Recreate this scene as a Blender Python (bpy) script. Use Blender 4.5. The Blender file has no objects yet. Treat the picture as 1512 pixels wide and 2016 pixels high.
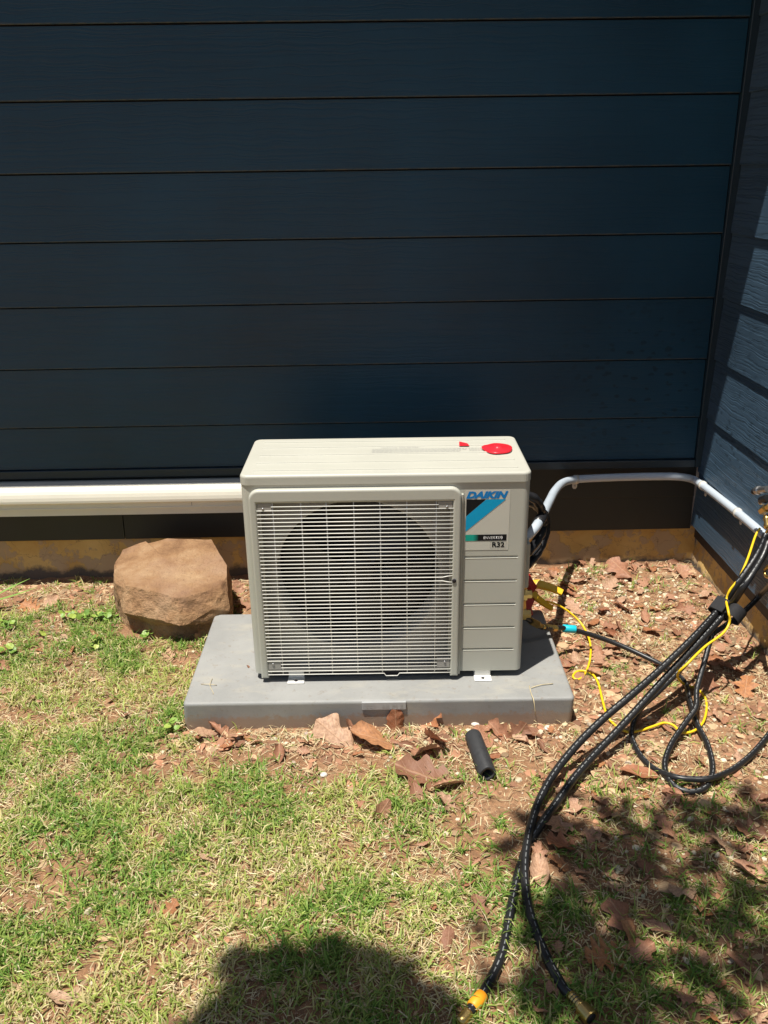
import bpy, bmesh, math, random
import numpy as np
from mathutils import Vector, Matrix, noise as mnoise

random.seed(7); rng = np.random.default_rng(7)
scene = bpy.context.scene
COL = scene.collection
R = math.radians

# ------------------------------------------------------------------ camera
CAM = Vector((0.23539, -2.79756, 1.33640))
CM = Matrix(((0.999749, 0.018323, -0.012877), (-0.018768, 0.371767, -0.928136), (-0.012219, 0.928145, 0.372018)))
FPX = 1709.95
cd = bpy.data.cameras.new('camera'); cam = bpy.data.objects.new('camera', cd); COL.objects.link(cam)
cd.sensor_fit = 'HORIZONTAL'; cd.sensor_width = 36.0; cd.lens = 36.0 * FPX / 1512.0
cd.clip_start = 0.05; cd.clip_end = 500
cam.matrix_world = Matrix.Translation(CAM) @ CM.to_4x4()
scene.camera = cam

# ------------------------------------------------------------------ sky, sun, exposure
SUN = Vector((0.195, 0.178, -1.0))           # direction the light travels
world = bpy.data.worlds.new('World'); scene.world = world; world.use_nodes = True
wn = world.node_tree
sky = wn.nodes.new('ShaderNodeTexSky'); sky.sky_type = 'NISHITA'; sky.sun_disc = False
sky.sun_elevation = math.asin(1.0 / SUN.length); sky.sun_rotation = math.atan2(-SUN.x, -SUN.y)
bg = wn.nodes['Background']; bg.inputs['Strength'].default_value = 0.062
wn.links.new(sky.outputs[0], bg.inputs['Color'])
sd = bpy.data.lights.new('sun', 'SUN'); sd.energy = 5.0; sd.angle = R(0.55); sd.color = (1.0, 0.95, 0.87)
sun = bpy.data.objects.new('sun', sd); COL.objects.link(sun)
sun.rotation_euler = SUN.to_track_quat('-Z', 'Y').to_euler(); sun.location = (-1, -2, 6)
scene.view_settings.view_transform = 'Standard'; scene.view_settings.look = 'None'
scene.view_settings.exposure = 0.46; scene.view_settings.gamma = 1.0
scene.view_settings.use_curve_mapping = False

# ------------------------------------------------------------------ measuring: a point of the photograph to the place it shows
def at(px, py, axis, value):
    d = CM @ Vector(((px - 756) / FPX, -(py - 1008) / FPX, -1.0))
    t = (value - CAM[axis]) / d[axis]
    return CAM + d * t
def G(px, py, z=0.0): return at(px, py, 2, z)
def WL(px, py, Y=0.0): return at(px, py, 1, Y)
def RW(px, py, X): return at(px, py, 0, X)

# ------------------------------------------------------------------ materials
def rgb(r, g, b): return (r, g, b, 1.0)
def new_mat(name):
    m = bpy.data.materials.new(name); m.use_nodes = True
    return m, m.node_tree, m.node_tree.nodes['Principled BSDF']
def N(nt, t, **kw):
    n = nt.nodes.new(t)
    for k, v in kw.items(): setattr(n, k, v)
    return n
def ramp(nt, src, stops):
    r = N(nt, 'ShaderNodeValToRGB')
    el = r.color_ramp.elements
    while len(el) > 2: el.remove(el[-1])
    for i, (p, c) in enumerate(stops):
        e = el[i] if i < 2 else el.new(p)
        e.position = p; e.color = c
    nt.links.new(src, r.inputs[0]); return r
def mapping(nt, coord='Object', scale=(1, 1, 1), rot=(0, 0, 0)):
    tc = N(nt, 'ShaderNodeTexCoord'); mp = N(nt, 'ShaderNodeMapping')
    mp.inputs['Scale'].default_value = scale; mp.inputs['Rotation'].default_value = rot
    nt.links.new(tc.outputs[coord], mp.inputs['Vector']); return mp
def noise_tex(nt, vec, scale, detail=4, rough=0.55):
    n = N(nt, 'ShaderNodeTexNoise'); n.inputs['Scale'].default_value = scale
    n.inputs['Detail'].default_value = detail; n.inputs['Roughness'].default_value = rough
    if vec: nt.links.new(vec, n.inputs['Vector'])
    return n
def mixc(nt, fac, a, b, mode='MIX'):
    m = N(nt, 'ShaderNodeMix', data_type='RGBA', blend_type=mode)
    for s, v in ((m.inputs[0], fac), (m.inputs[6], a), (m.inputs[7], b)):
        if hasattr(v, 'is_linked'): nt.links.new(v, s)
        else: s.default_value = v
    return m.outputs[2]
def bump(nt, bsdf, h, strength, dist=0.002):
    b = N(nt, 'ShaderNodeBump'); b.inputs['Strength'].default_value = strength; b.inputs['Distance'].default_value = dist
    nt.links.new(h, b.inputs['Height']); nt.links.new(b.outputs[0], bsdf.inputs['Normal']); return b

def paint(name, c, rough=0.45, var=0.08, scale=8.0, bmp=0.0, bscale=400.0, metal=0.0, dirt=None, coord='Object', spec=0.5):
    """a plain coloured surface with slight uneven tone, gloss and, if asked, dirt"""
    m, nt, b = new_mat(name); mp = mapping(nt, coord)
    n = noise_tex(nt, mp.outputs[0], scale, 5)
    lo = rgb(*[x * (1 - var) for x in c]); hi = rgb(*[min(1, x * (1 + var)) for x in c])
    col = ramp(nt, n.outputs[0], [(0.3, lo), (0.7, hi)]).outputs[0]
    if dirt:
        n2 = noise_tex(nt, mp.outputs[0], dirt[1], 6, 0.65)
        f = ramp(nt, n2.outputs[0], [(dirt[2], rgb(0, 0, 0)), (dirt[2] + 0.18, rgb(dirt[3], dirt[3], dirt[3]))]).outputs[0]
        col = mixc(nt, f, col, rgb(*dirt[0]))
    nt.links.new(col, b.inputs['Base Color'])
    rr = ramp(nt, n.outputs[0], [(0.2, rgb(rough * .85,) * 1 if False else (rough * .85,) * 3 + (1,)), (0.8, (min(1, rough * 1.15),) * 3 + (1,))])
    nt.links.new(rr.outputs[0], b.inputs['Roughness'])
    b.inputs['Metallic'].default_value = metal
    b.inputs['Specular IOR Level'].default_value = spec
    if bmp > 0:
        n3 = noise_tex(nt, mp.outputs[0], bscale, 3)
        bump(nt, b, n3.outputs[0], bmp, 0.001)
    return m

def board_mat(name, axis, base, grain):
    """dark painted fibre-cement weatherboard with pressed wood grain along its length"""
    m, nt, b = new_mat(name)
    sc = (2.5, 60.0, 150.0) if axis == 'X' else (60.0, 2.2, 190.0)
    mp = mapping(nt, 'Object', sc); mpo = mapping(nt, 'Object')
    oi = N(nt, 'ShaderNodeObjectInfo')
    add = N(nt, 'ShaderNodeVectorMath', operation='ADD'); mul = N(nt, 'ShaderNodeMath', operation='MULTIPLY')
    nt.links.new(oi.outputs['Random'], mul.inputs[0]); mul.inputs[1].default_value = 37.0
    cmb = N(nt, 'ShaderNodeCombineXYZ')
    for i in range(3): nt.links.new(mul.outputs[0], cmb.inputs[i])
    nt.links.new(mp.outputs[0], add.inputs[0]); nt.links.new(cmb.outputs[0], add.inputs[1])
    # wandering grain lines
    wob = noise_tex(nt, mpo.outputs[0], 9.0, 2)
    add2 = N(nt, 'ShaderNodeVectorMath', operation='MULTIPLY_ADD')
    nt.links.new(wob.outputs[1], add2.inputs[0]); add2.inputs[1].default_value = (0, 0, 4.0); nt.links.new(add.outputs[0], add2.inputs[2])
    g = noise_tex(nt, add2.outputs[0], 1.0, 3, 0.5)
    gr = ramp(nt, g.outputs[0], [(0.40, rgb(0, 0, 0)), (0.50, rgb(1, 1, 1))])
    big = noise_tex(nt, mpo.outputs[0], 1.7, 5)
    col = ramp(nt, big.outputs[0], [(0.3, rgb(*[x * .72 for x in base])), (0.7, rgb(*[x * 1.22 for x in base]))]).outputs[0]
    # water splash marks low on the wall
    sp = N(nt, 'ShaderNodeTexVoronoi'); sp.inputs['Scale'].default_value = 26.0
    mps = mapping(nt, 'Object', (1, 1, 1.6)); wob2 = noise_tex(nt, mps.outputs[0], 14, 3)
    ad3 = N(nt, 'ShaderNodeVectorMath', operation='MULTIPLY_ADD'); ad3.inputs[1].default_value = (.06, .06, .06)
    nt.links.new(wob2.outputs[1], ad3.inputs[0]); nt.links.new(mps.outputs[0], ad3.inputs[2]); nt.links.new(ad3.outputs[0], sp.inputs['Vector'])
    spots = ramp(nt, sp.outputs['Distance'], [(0.24, rgb(1, 1, 1)), (0.31, rgb(0, 0, 0))])
    dist = N(nt, 'ShaderNodeVectorMath', operation='DISTANCE'); nt.links.new(mpo.outputs[0], dist.inputs[0])
    dist.inputs[1].default_value = (1.13, 0.0, 0.66) if axis == 'X' else (1.35, -0.25, 0.60)
    near = ramp(nt, dist.outputs['Value'], [(0.10, rgb(.8, .8, .8)), (0.36, rgb(0, 0, 0))])
    msk = mixc(nt, 1.0, spots.outputs[0], near.outputs[0], 'MULTIPLY')
    col = mixc(nt, msk, col, rgb(*[x * .45 for x in base]))
    # dust
    dn = noise_tex(nt, mpo.outputs[0], 30, 6, .7)
    df = ramp(nt, dn.outputs[0], [(0.58, rgb(0, 0, 0)), (0.85, rgb(.16, .16, .16))])
    col = mixc(nt, df.outputs[0], col, rgb(.09, .085, .075))
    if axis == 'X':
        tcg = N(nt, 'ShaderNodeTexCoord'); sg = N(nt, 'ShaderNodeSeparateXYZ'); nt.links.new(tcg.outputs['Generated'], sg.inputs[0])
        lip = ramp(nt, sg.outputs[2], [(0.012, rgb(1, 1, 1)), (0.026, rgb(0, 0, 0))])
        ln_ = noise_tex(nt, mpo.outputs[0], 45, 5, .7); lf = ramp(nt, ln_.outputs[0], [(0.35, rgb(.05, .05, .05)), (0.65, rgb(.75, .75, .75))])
        lm = mixc(nt, 1.0, lip.outputs[0], lf.outputs[0], 'MULTIPLY'); col = mixc(nt, lm, col, rgb(.105, .10, .075))   # dusty lower lip, with the ground light it catches painted in tan
    nt.links.new(col, b.inputs['Base Color'])
    rr = ramp(nt, big.outputs[0], [(0.3, rgb(.32, .32, .32)), (0.7, rgb(.42, .42, .42))]); nt.links.new(rr.outputs[0], b.inputs['Roughness'])
    b.inputs['Specular IOR Level'].default_value = 0.42 if axis == 'X' else 0.35
    bump(nt, b, gr.outputs[0], grain, 0.0014 if axis == 'X' else 0.0020)
    return m

M = {}
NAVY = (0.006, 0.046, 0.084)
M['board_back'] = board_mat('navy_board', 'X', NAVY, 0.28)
M['board_side'] = board_mat('navy_board_side_sunlit', 'Y', (0.050, 0.090, 0.135), 1.0)  # back wall's paint made lighter, to imitate sun on the side boards
M['base_board'] = paint('dark_base_board', (0.018, 0.019, 0.015), 0.5, 0.15, 5, 0.1, 300)
M['trim'] = paint('navy_trim', (0.009, 0.025, 0.038), 0.42, 0.12, 6, 0.1, 300)
M['cream'] = paint('cream_steel', (0.47, 0.465, 0.40), 0.38, 0.03, 5, 0.06, 900, dirt=((.45, .38, .28), 6, .62, .18))
M['cream_bar'] = paint('cream_coated_wire', (0.70, 0.685, 0.62), 0.35, 0.03, 20)
M['foot_white'] = paint('white_bracket', (0.76, 0.75, 0.70), 0.45, 0.05, 30)
M['inner'] = paint('shroud_steel', (0.33, 0.315, 0.285), 0.5, 0.08, 12)
M['fan'] = paint('fan_plastic', (0.007, 0.006, 0.009), 0.45, 0.1, 10)
M['core'] = paint('coil_dark', (0.012, 0.009, 0.014), 0.6, 0.2, 60)
M['black'] = paint('black_print', (0.012, 0.012, 0.013), 0.55, 0.05, 10, spec=0.12)
M['blue_print'] = paint('blue_print', (0.012, 0.20, 0.52), 0.55, 0.03, 10, spec=0.12)
M['cyan_print'] = paint('cyan_print', (0.010, 0.34, 0.60), 0.55, 0.03, 10, spec=0.12)
M['white_print'] = paint('white_print', (0.75, 0.75, 0.74), 0.4, 0.03, 10)
M['grey_print'] = paint('grey_print', (0.36, 0.36, 0.34), 0.5, 0.05, 10)
M['sticker'] = paint('clear_sticker', (0.58, 0.565, 0.49), 0.25, 0.02, 10)
M['duct'] = paint('cream_duct', (0.78, 0.745, 0.63), 0.4, 0.03, 6, 0.05, 500, dirt=((.45, .38, .28), 30, .66, .35))
M['conduit'] = paint('pale_grey_conduit', (0.47, 0.53, 0.59), 0.38, 0.04, 10, dirt=((.45, .42, .36), 30, .64, .3))
M['clip'] = paint('clip_plastic', (0.60, 0.59, 0.54), 0.45, 0.06, 30, dirt=((.3, .26, .2), 60, .55, .5))
M['tape'] = paint('black_tape', (0.018, 0.018, 0.020), 0.32, 0.2, 40, 0.35, 120, spec=0.3)
M['foam'] = paint('black_foam', (0.030, 0.031, 0.033), 0.62, 0.12, 60, 0.25, 500)
M['foam_in'] = paint('black_foam_inside', (0.012, 0.012, 0.012), 0.8, 0.1, 60)
M['strap'] = paint('black_webbing', (0.016, 0.016, 0.018), 0.85, 0.2, 200, 0.5, 700)
M['brass'] = paint('brass', (0.62, 0.43, 0.15), 0.32, 0.12, 60, 0.05, 300, metal=0.95)
M['chrome'] = paint('dull_nickel', (0.42, 0.42, 0.42), 0.35, 0.1, 60, metal=0.9)
M['yellow'] = paint('yellow_sheath', (0.80, 0.53, 0.015), 0.42, 0.06, 40)
M['yellow_plastic'] = paint('yellow_plastic', (0.78, 0.46, 0.012), 0.4, 0.05, 30)
M['orange'] = paint('orange_band', (0.83, 0.33, 0.015), 0.45, 0.06, 50)
M['cyan'] = paint('blue_band', (0.012, 0.50, 0.62), 0.4, 0.05, 50)
M['red'] = paint('red_plastic', (0.72, 0.022, 0.035), 0.3, 0.04, 30)
M['red_dark'] = paint('dark_red_plastic', (0.42, 0.022, 0.015), 0.42, 0.1, 40)
M['soffit'] = paint('soffit_white', (0.7, 0.7, 0.68), 0.6, 0.04, 6)
M['stalk'] = paint('dry_stalk', (0.55, 0.46, 0.27), 0.7, 0.2, 60)
M['bark'] = paint('bark', (0.09, 0.065, 0.045), 0.9, 0.4, 14, 0.8, 60)
M['green_strap'] = paint('fresh_leaf', (0.20, 0.33, 0.07), 0.45, 0.15, 30)

def pad_mat():
    m, nt, b = new_mat('grey_pad'); mp = mapping(nt)
    n = noise_tex(nt, mp.outputs[0], 7, 6, .6)
    col = ramp(nt, n.outputs[0], [(0.3, rgb(.235, .237, .228)), (0.7, rgb(.305, .305, .29))]).outputs[0]
    mp2 = mapping(nt, 'Object', (7, 15, 15), (0, 0, .45)); n2 = noise_tex(nt, mp2.outputs[0], 1.0, 6, .7)
    f = ramp(nt, n2.outputs[0], [(0.52, rgb(0, 0, 0)), (0.72, rgb(.6, .6, .6))]).outputs[0]
    col = mixc(nt, f, col, rgb(.38, .355, .29))           # dried mud smears
    n4 = noise_tex(nt, mp.outputs[0], 60, 5, .7)
    f2 = ramp(nt, n4.outputs[0], [(0.58, rgb(0, 0, 0)), (0.70, rgb(.55, .55, .55))]).outputs[0]
    col = mixc(nt, f2, col, rgb(.20, .16, .12))
    sep = N(nt, 'ShaderNodeSeparateXYZ'); nt.links.new(mp.outputs[0], sep.inputs[0])
    zz = N(nt, 'ShaderNodeMath', operation='MULTIPLY_ADD'); nt.links.new(n4.outputs[0], zz.inputs[0]); zz.inputs[1].default_value = -.06; nt.links.new(sep.outputs[2], zz.inputs[2])
    spl = ramp(nt, zz.outputs[0], [(-.0, rgb(.7, .7, .7)), (0.012, rgb(0, 0, 0))]); col = mixc(nt, spl.outputs[0], col, rgb(.30, .20, .13))   # soil splashed on the foot
    nt.links.new(col, b.inputs['Base Color']); b.inputs['Roughness'].default_value = .62
    n3 = noise_tex(nt, mp.outputs[0], 260, 5, .7); bump(nt, b, n3.outputs[0], .35, .0015)
    return m
M['pad'] = pad_mat()

def rock_mat():
    m, nt, b = new_mat('sandstone'); mp = mapping(nt)
    n = noise_tex(nt, mp.outputs[0], 9, 8, .65)
    col = ramp(nt, n.outputs[0], [(0.28, rgb(.15, .07, .03)), (0.48, rgb(.33, .185, .088)), (0.72, rgb(.47, .31, .175))]).outputs[0]
    n2 = noise_tex(nt, mp.outputs[0], 3.5, 4, .6)
    f = ramp(nt, n2.outputs[0], [(0.5, rgb(0, 0, 0)), (0.66, rgb(.7, .7, .7))]).outputs[0]
    col = mixc(nt, f, col, rgb(.33, .20, .13))
    n4 = noise_tex(nt, mp.outputs[0], 160, 4, .7)
    f4 = ramp(nt, n4.outputs[0], [(0.58, rgb(0, 0, 0)), (0.7, rgb(.6, .6, .6))]).outputs[0]
    col = mixc(nt, f4, col, rgb(.14, .085, .05))
    nt.links.new(col, b.inputs['Base Color']); b.inputs['Roughness'].default_value = .9
    n3 = noise_tex(nt, mp.outputs[0], 70, 8, .7); n5 = noise_tex(nt, mp.outputs[0], 22, 6, .6); hh = mixc(nt, .5, n3.outputs[0], n5.outputs[0]); bump(nt, b, hh, 1.0, .022)
    return m
M['rock'] = rock_mat()

def footing_mat():
    m, nt, b = new_mat('weathered_footing'); mp = mapping(nt)
    n = noise_tex(nt, mp.outputs[0], 5, 6, .6)
    col = ramp(nt, n.outputs[0], [(0.35, rgb(.50, .30, .085)), (0.62, rgb(.66, .46, .17))]).outputs[0]
    n2 = noise_tex(nt, mp.outputs[0], 13, 5, .65)
    f = ramp(nt, n2.outputs[0], [(0.50, rgb(0, 0, 0)), (0.54, rgb(.85, .85, .85))]).outputs[0]
    col = mixc(nt, f, col, rgb(.42, .31, .19))             # flaked patches of bare render
    v = N(nt, 'ShaderNodeTexVoronoi', feature='DISTANCE_TO_EDGE'); v.inputs['Scale'].default_value = 9
    wob = noise_tex(nt, mp.outputs[0], 20, 4); ad = N(nt, 'ShaderNodeVectorMath', operation='MULTIPLY_ADD')
    ad.inputs[1].default_value = (.09, .09, .09); nt.links.new(wob.outputs[1], ad.inputs[0]); nt.links.new(mp.outputs[0], ad.inputs[2]); nt.links.new(ad.outputs[0], v.inputs['Vector'])
    cr = ramp(nt, v.outputs['Distance'], [(0.0, rgb(.8, .8, .8)), (0.006, rgb(0, 0, 0))])
    col = mixc(nt, cr.outputs[0], col, rgb(.16, .10, .06))
    sep = N(nt, 'ShaderNodeSeparateXYZ'); nt.links.new(mp.outputs[0], sep.inputs[0])
    ad2 = N(nt, 'ShaderNodeMath', operation='MULTIPLY_ADD'); nt.links.new(n2.outputs[0], ad2.inputs[0]); ad2.inputs[1].default_value = .10; nt.links.new(sep.outputs[2], ad2.inputs[2])
    soil = ramp(nt, ad2.outputs[0], [(0.055, rgb(1, 1, 1)), (0.075, rgb(0, 0, 0))])
    col = mixc(nt, soil.outputs[0], col, rgb(.10, .085, .07))  # damp soil splash at the foot
    nt.links.new(col, b.inputs['Base Color']); b.inputs['Roughness'].default_value = .92
    bump(nt, b, f, .5, .004)
    return m
M['footing'] = footing_mat()

def soil_mat():
    m, nt, b = new_mat('red_brown_soil'); mp = mapping(nt)
    n = noise_tex(nt, mp.outputs[0], 7, 8, .65); n2 = noise_tex(nt, mp.outputs[0], 90, 6, .7); n3 = noise_tex(nt, mp.outputs[0], 300, 4, .6)
    col = ramp(nt, n.outputs[0], [(0.3, rgb(.26, .13, .065)), (0.55, rgb(.37, .205, .11)), (0.75, rgb(.47, .30, .175))]).outputs[0]
    f = ramp(nt, n2.outputs[0], [(0.42, rgb(.7, .7, .7)), (0.56, rgb(0, 0, 0))]).outputs[0]
    col = mixc(nt, f, col, rgb(.20, .115, .065))
    f2 = ramp(nt, n3.outputs[0], [(0.60, rgb(0, 0, 0)), (0.68, rgb(.8, .8, .8))]).outputs[0]
    col = mixc(nt, f2, col, rgb(.62, .48, .31))
    nt.links.new(col, b.inputs['Base Color']); b.inputs['Roughness'].default_value = .95
    b.inputs['Specular IOR Level'].default_value = .15
    bump(nt, b, n2.outputs[0], .9, .01)
    return m
M['soil'] = soil_mat()

def attr_mat(name, rough=.6, translucent=.25, bmp=0):
    """colour stored piece by piece on the mesh (each blade, chip or pebble has its own)"""
    m, nt, b = new_mat(name)
    a = N(nt, 'ShaderNodeAttribute', attribute_name='Col')
    nt.links.new(a.outputs['Color'], b.inputs['Base Color']); b.inputs['Roughness'].default_value = rough
    b.inputs['Specular IOR Level'].default_value = .25
    if translucent:
        out = nt.nodes['Material Output']; t = N(nt, 'ShaderNodeBsdfTranslucent'); mx = N(nt, 'ShaderNodeMixShader')
        nt.links.new(a.outputs['Color'], t.inputs['Color']); mx.inputs[0].default_value = translucent
        nt.links.new(b.outputs[0], mx.inputs[1]); nt.links.new(t.outputs[0], mx.inputs[2]); nt.links.new(mx.outputs[0], out.inputs['Surface'])
    return m
M['blade'] = attr_mat('grass_blade', .45, .38); M['straw'] = attr_mat('straw', .65, .1)
M['pebble'] = attr_mat('pebble', .8, 0); M['litter'] = attr_mat('leaf_crumb', .75, .1)

def leaf_mat():
    m, nt, b = new_mat('dead_leaf')
    oi = N(nt, 'ShaderNodeObjectInfo'); uv = N(nt, 'ShaderNodeUVMap')
    col = ramp(nt, oi.outputs['Random'], [(0.0, rgb(.20, .095, .055)), (0.22, rgb(.42, .20, .115)), (0.45, rgb(.50, .28, .175)), (0.7, rgb(.56, .37, .24)), (0.85, rgb(.50, .22, .085)), (1.0, rgb(.34, .13, .07))]).outputs[0]
    n = noise_tex(nt, uv.outputs[0], 7, 6, .65)
    f = ramp(nt, n.outputs[0], [(0.35, rgb(.65, .65, .65)), (0.6, rgb(0, 0, 0))]).outputs[0]
    col = mixc(nt, f, col, rgb(.20, .09, .05))
    sep = N(nt, 'ShaderNodeSeparateXYZ'); nt.links.new(uv.outputs[0], sep.inputs[0])
    ax = N(nt, 'ShaderNodeMath', operation='ABSOLUTE'); nt.links.new(sep.outputs[0], ax.inputs[0])
    sl = N(nt, 'ShaderNodeMath', operation='MULTIPLY_ADD'); nt.links.new(ax.outputs[0], sl.inputs[0]); sl.inputs[1].default_value = -1.0; nt.links.new(sep.outputs[1], sl.inputs[2])
    sc = N(nt, 'ShaderNodeMath', operation='MULTIPLY'); nt.links.new(sl.outputs[0], sc.inputs[0]); sc.inputs[1].default_value = 4.2
    fr = N(nt, 'ShaderNodeMath', operation='FRACT'); nt.links.new(sc.outputs[0], fr.inputs[0])
    side = ramp(nt, fr.outputs[0], [(0.0, rgb(1, 1, 1)), (0.10, rgb(0, 0, 0))])
    mid = ramp(nt, ax.outputs[0], [(0.015, rgb(1, 1, 1)), (0.035, rgb(0, 0, 0))])
    vein = mixc(nt, 1.0, side.outputs[0], mid.outputs[0], 'LIGHTEN')
    vf = mixc(nt, 1.0, vein, rgb(.45, .45, .45), 'MULTIPLY')
    col = mixc(nt, vf, col, rgb(.50, .30, .18))
    nt.links.new(col, b.inputs['Base Color']); b.inputs['Roughness'].default_value = .55
    b.inputs['Specular IOR Level'].default_value = .35
    n2 = noise_tex(nt, uv.outputs[0], 18, 5, .6)
    mx2 = mixc(nt, .5, n2.outputs[0], vein); bump(nt, b, mx2, .5, .003)
    out = nt.nodes['Material Output']; t = N(nt, 'ShaderNodeBsdfTranslucent'); mx = N(nt, 'ShaderNodeMixShader'); mx.inputs[0].default_value = .12
    nt.links.new(col, t.inputs['Color']); nt.links.new(b.outputs[0], mx.inputs[1]); nt.links.new(t.outputs[0], mx.inputs[2]); nt.links.new(mx.outputs[0], out.inputs['Surface'])
    return m
M['leaf'] = leaf_mat()

def weed_mat():
    m, nt, b = new_mat('weed_leaf'); oi = N(nt, 'ShaderNodeObjectInfo')
    col = ramp(nt, oi.outputs['Random'], [(0, rgb(.10, .19, .03)), (.6, rgb(.20, .32, .05)), (1, rgb(.36, .42, .08))]).outputs[0]
    nt.links.new(col, b.inputs['Base Color']); b.inputs['Roughness'].default_value = .5
    return m
M['weed'] = weed_mat()

def hose_mat():
    m, nt, b = new_mat('printed_rubber_hose'); uv = N(nt, 'ShaderNodeUVMap'); sep = N(nt, 'ShaderNodeSeparateXYZ'); nt.links.new(uv.outputs[0], sep.inputs[0])
    n = noise_tex(nt, uv.outputs[0], 40, 2)
    k = N(nt, 'ShaderNodeMath', operation='MULTIPLY'); nt.links.new(sep.outputs[0], k.inputs[0]); k.inputs[1].default_value = 62
    fr = N(nt, 'ShaderNodeMath', operation='FRACT'); nt.links.new(k.outputs[0], fr.inputs[0])
    on = N(nt, 'ShaderNodeMath', operation='LESS_THAN'); nt.links.new(fr.outputs[0], on.inputs[0]); on.inputs[1].default_value = .66
    dv = N(nt, 'ShaderNodeMath', operation='SUBTRACT'); nt.links.new(sep.outputs[1], dv.inputs[0]); dv.inputs[1].default_value = .27
    av = N(nt, 'ShaderNodeMath', operation='ABSOLUTE'); nt.links.new(dv.outputs[0], av.inputs[0])
    ln = N(nt, 'ShaderNodeMath', operation='LESS_THAN'); nt.links.new(av.outputs[0], ln.inputs[0]); ln.inputs[1].default_value = .018
    mm = N(nt, 'ShaderNodeMath', operation='MULTIPLY'); nt.links.new(on.outputs[0], mm.inputs[0]); nt.links.new(ln.outputs[0], mm.inputs[1])
    wear = ramp(nt, n.outputs[0], [(0.3, rgb(.25, .25, .25)), (0.6, rgb(.9, .9, .9))])
    ff = mixc(nt, 1.0, wear.outputs[0], mm.outputs[0], 'MULTIPLY')
    col = mixc(nt, ff, rgb(.013, .013, .014), rgb(.26, .27, .27))
    nt.links.new(col, b.inputs['Base Color']); b.inputs['Roughness'].default_value = .40
    return m
M['hose'] = hose_mat()

def strip_mat():
    m, nt, b = new_mat('teal_to_black_print'); uv = N(nt, 'ShaderNodeUVMap'); sep = N(nt, 'ShaderNodeSeparateXYZ'); nt.links.new(uv.outputs[0], sep.inputs[0])
    c = ramp(nt, sep.outputs[0], [(0.18, rgb(.015, .36, .27)), (0.32, rgb(.012, .012, .013))]).outputs[0]
    nt.links.new(c, b.inputs['Base Color']); b.inputs['Roughness'].default_value = .55; b.inputs['Specular IOR Level'].default_value = .12
    return m
M['strip'] = strip_mat()

# ------------------------------------------------------------------ mesh helpers
def link(name, me, mat=None, parent=None, loc=None, smooth=False):
    o = bpy.data.objects.new(name, me); COL.objects.link(o)
    if mat is not None and not me.materials: me.materials.append(mat)
    if parent: o.parent = parent
    if loc is not None: o.location = loc
    if smooth: me.polygons.foreach_set('use_smooth', [True] * len(me.polygons))
    return o
def tag(o, label, cat, group=None, kind=None):
    o['label'] = label
    if cat: o['category'] = cat
    if group: o['group'] = group
    if kind: o['kind'] = kind
    return o
def thing(name, label, cat, loc=(0, 0, 0), rotz=0.0, group=None):
    o = bpy.data.objects.new(name, None); COL.objects.link(o); o.empty_display_size = .05
    o.location = loc; o.rotation_euler = (0, 0, rotz)
    return tag(o, label, cat, group)
def pyd(name, verts, faces, mat, parent=None, smooth=False):
    me = bpy.data.meshes.new(name); me.from_pydata([tuple(v) for v in verts], [], faces); me.update()
    return link(name, me, mat, parent, smooth=smooth)
def bm_obj(name, bm, mat, parent=None, smooth=False):
    bmesh.ops.recalc_face_normals(bm, faces=bm.faces[:])
    me = bpy.data.meshes.new(name); bm.to_mesh(me); bm.free()
    return link(name, me, mat, parent, smooth=smooth)
def box_bm(x0, x1, y0, y1, z0, z1, bev=0.0, seg=2, bm=None):
    own = bm or bmesh.new()
    r = bmesh.ops.create_cube(own, size=1.0)
    for v in r['verts']:
        v.co = Vector((x0 + (v.co.x + .5) * (x1 - x0), y0 + (v.co.y + .5) * (y1 - y0), z0 + (v.co.z + .5) * (z1 - z0)))
    if bev > 0:
        es = list({e for v in r['verts'] for e in v.link_edges})
        bmesh.ops.bevel(own, geom=es, offset=bev, segments=seg, affect='EDGES', profile=.5)
    return own
def box(name, x0, x1, y0, y1, z0, z1, mat, parent=None, bev=0.0, seg=2):
    return bm_obj(name, box_bm(x0, x1, y0, y1, z0, z1, bev, seg), mat, parent)
def catmull(pts, step=0.008):
    P = [Vector(p) for p in pts]
    P = [P[0] * 2 - P[1]] + P + [P[-1] * 2 - P[-2]]
    out = []
    for i in range(1, len(P) - 2):
        a, b, c, d = P[i - 1:i + 3]
        n = max(2, int((c - b).length / step))
        for k in range(n):
            t = k / n
            out.append(.5 * ((2 * b) + (c - a) * t + (2 * a - 5 * b + 4 * c - d) * t * t + (3 * b - a - 3 * c + d) * t ** 3))
    out.append(P[-2]); return out
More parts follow.
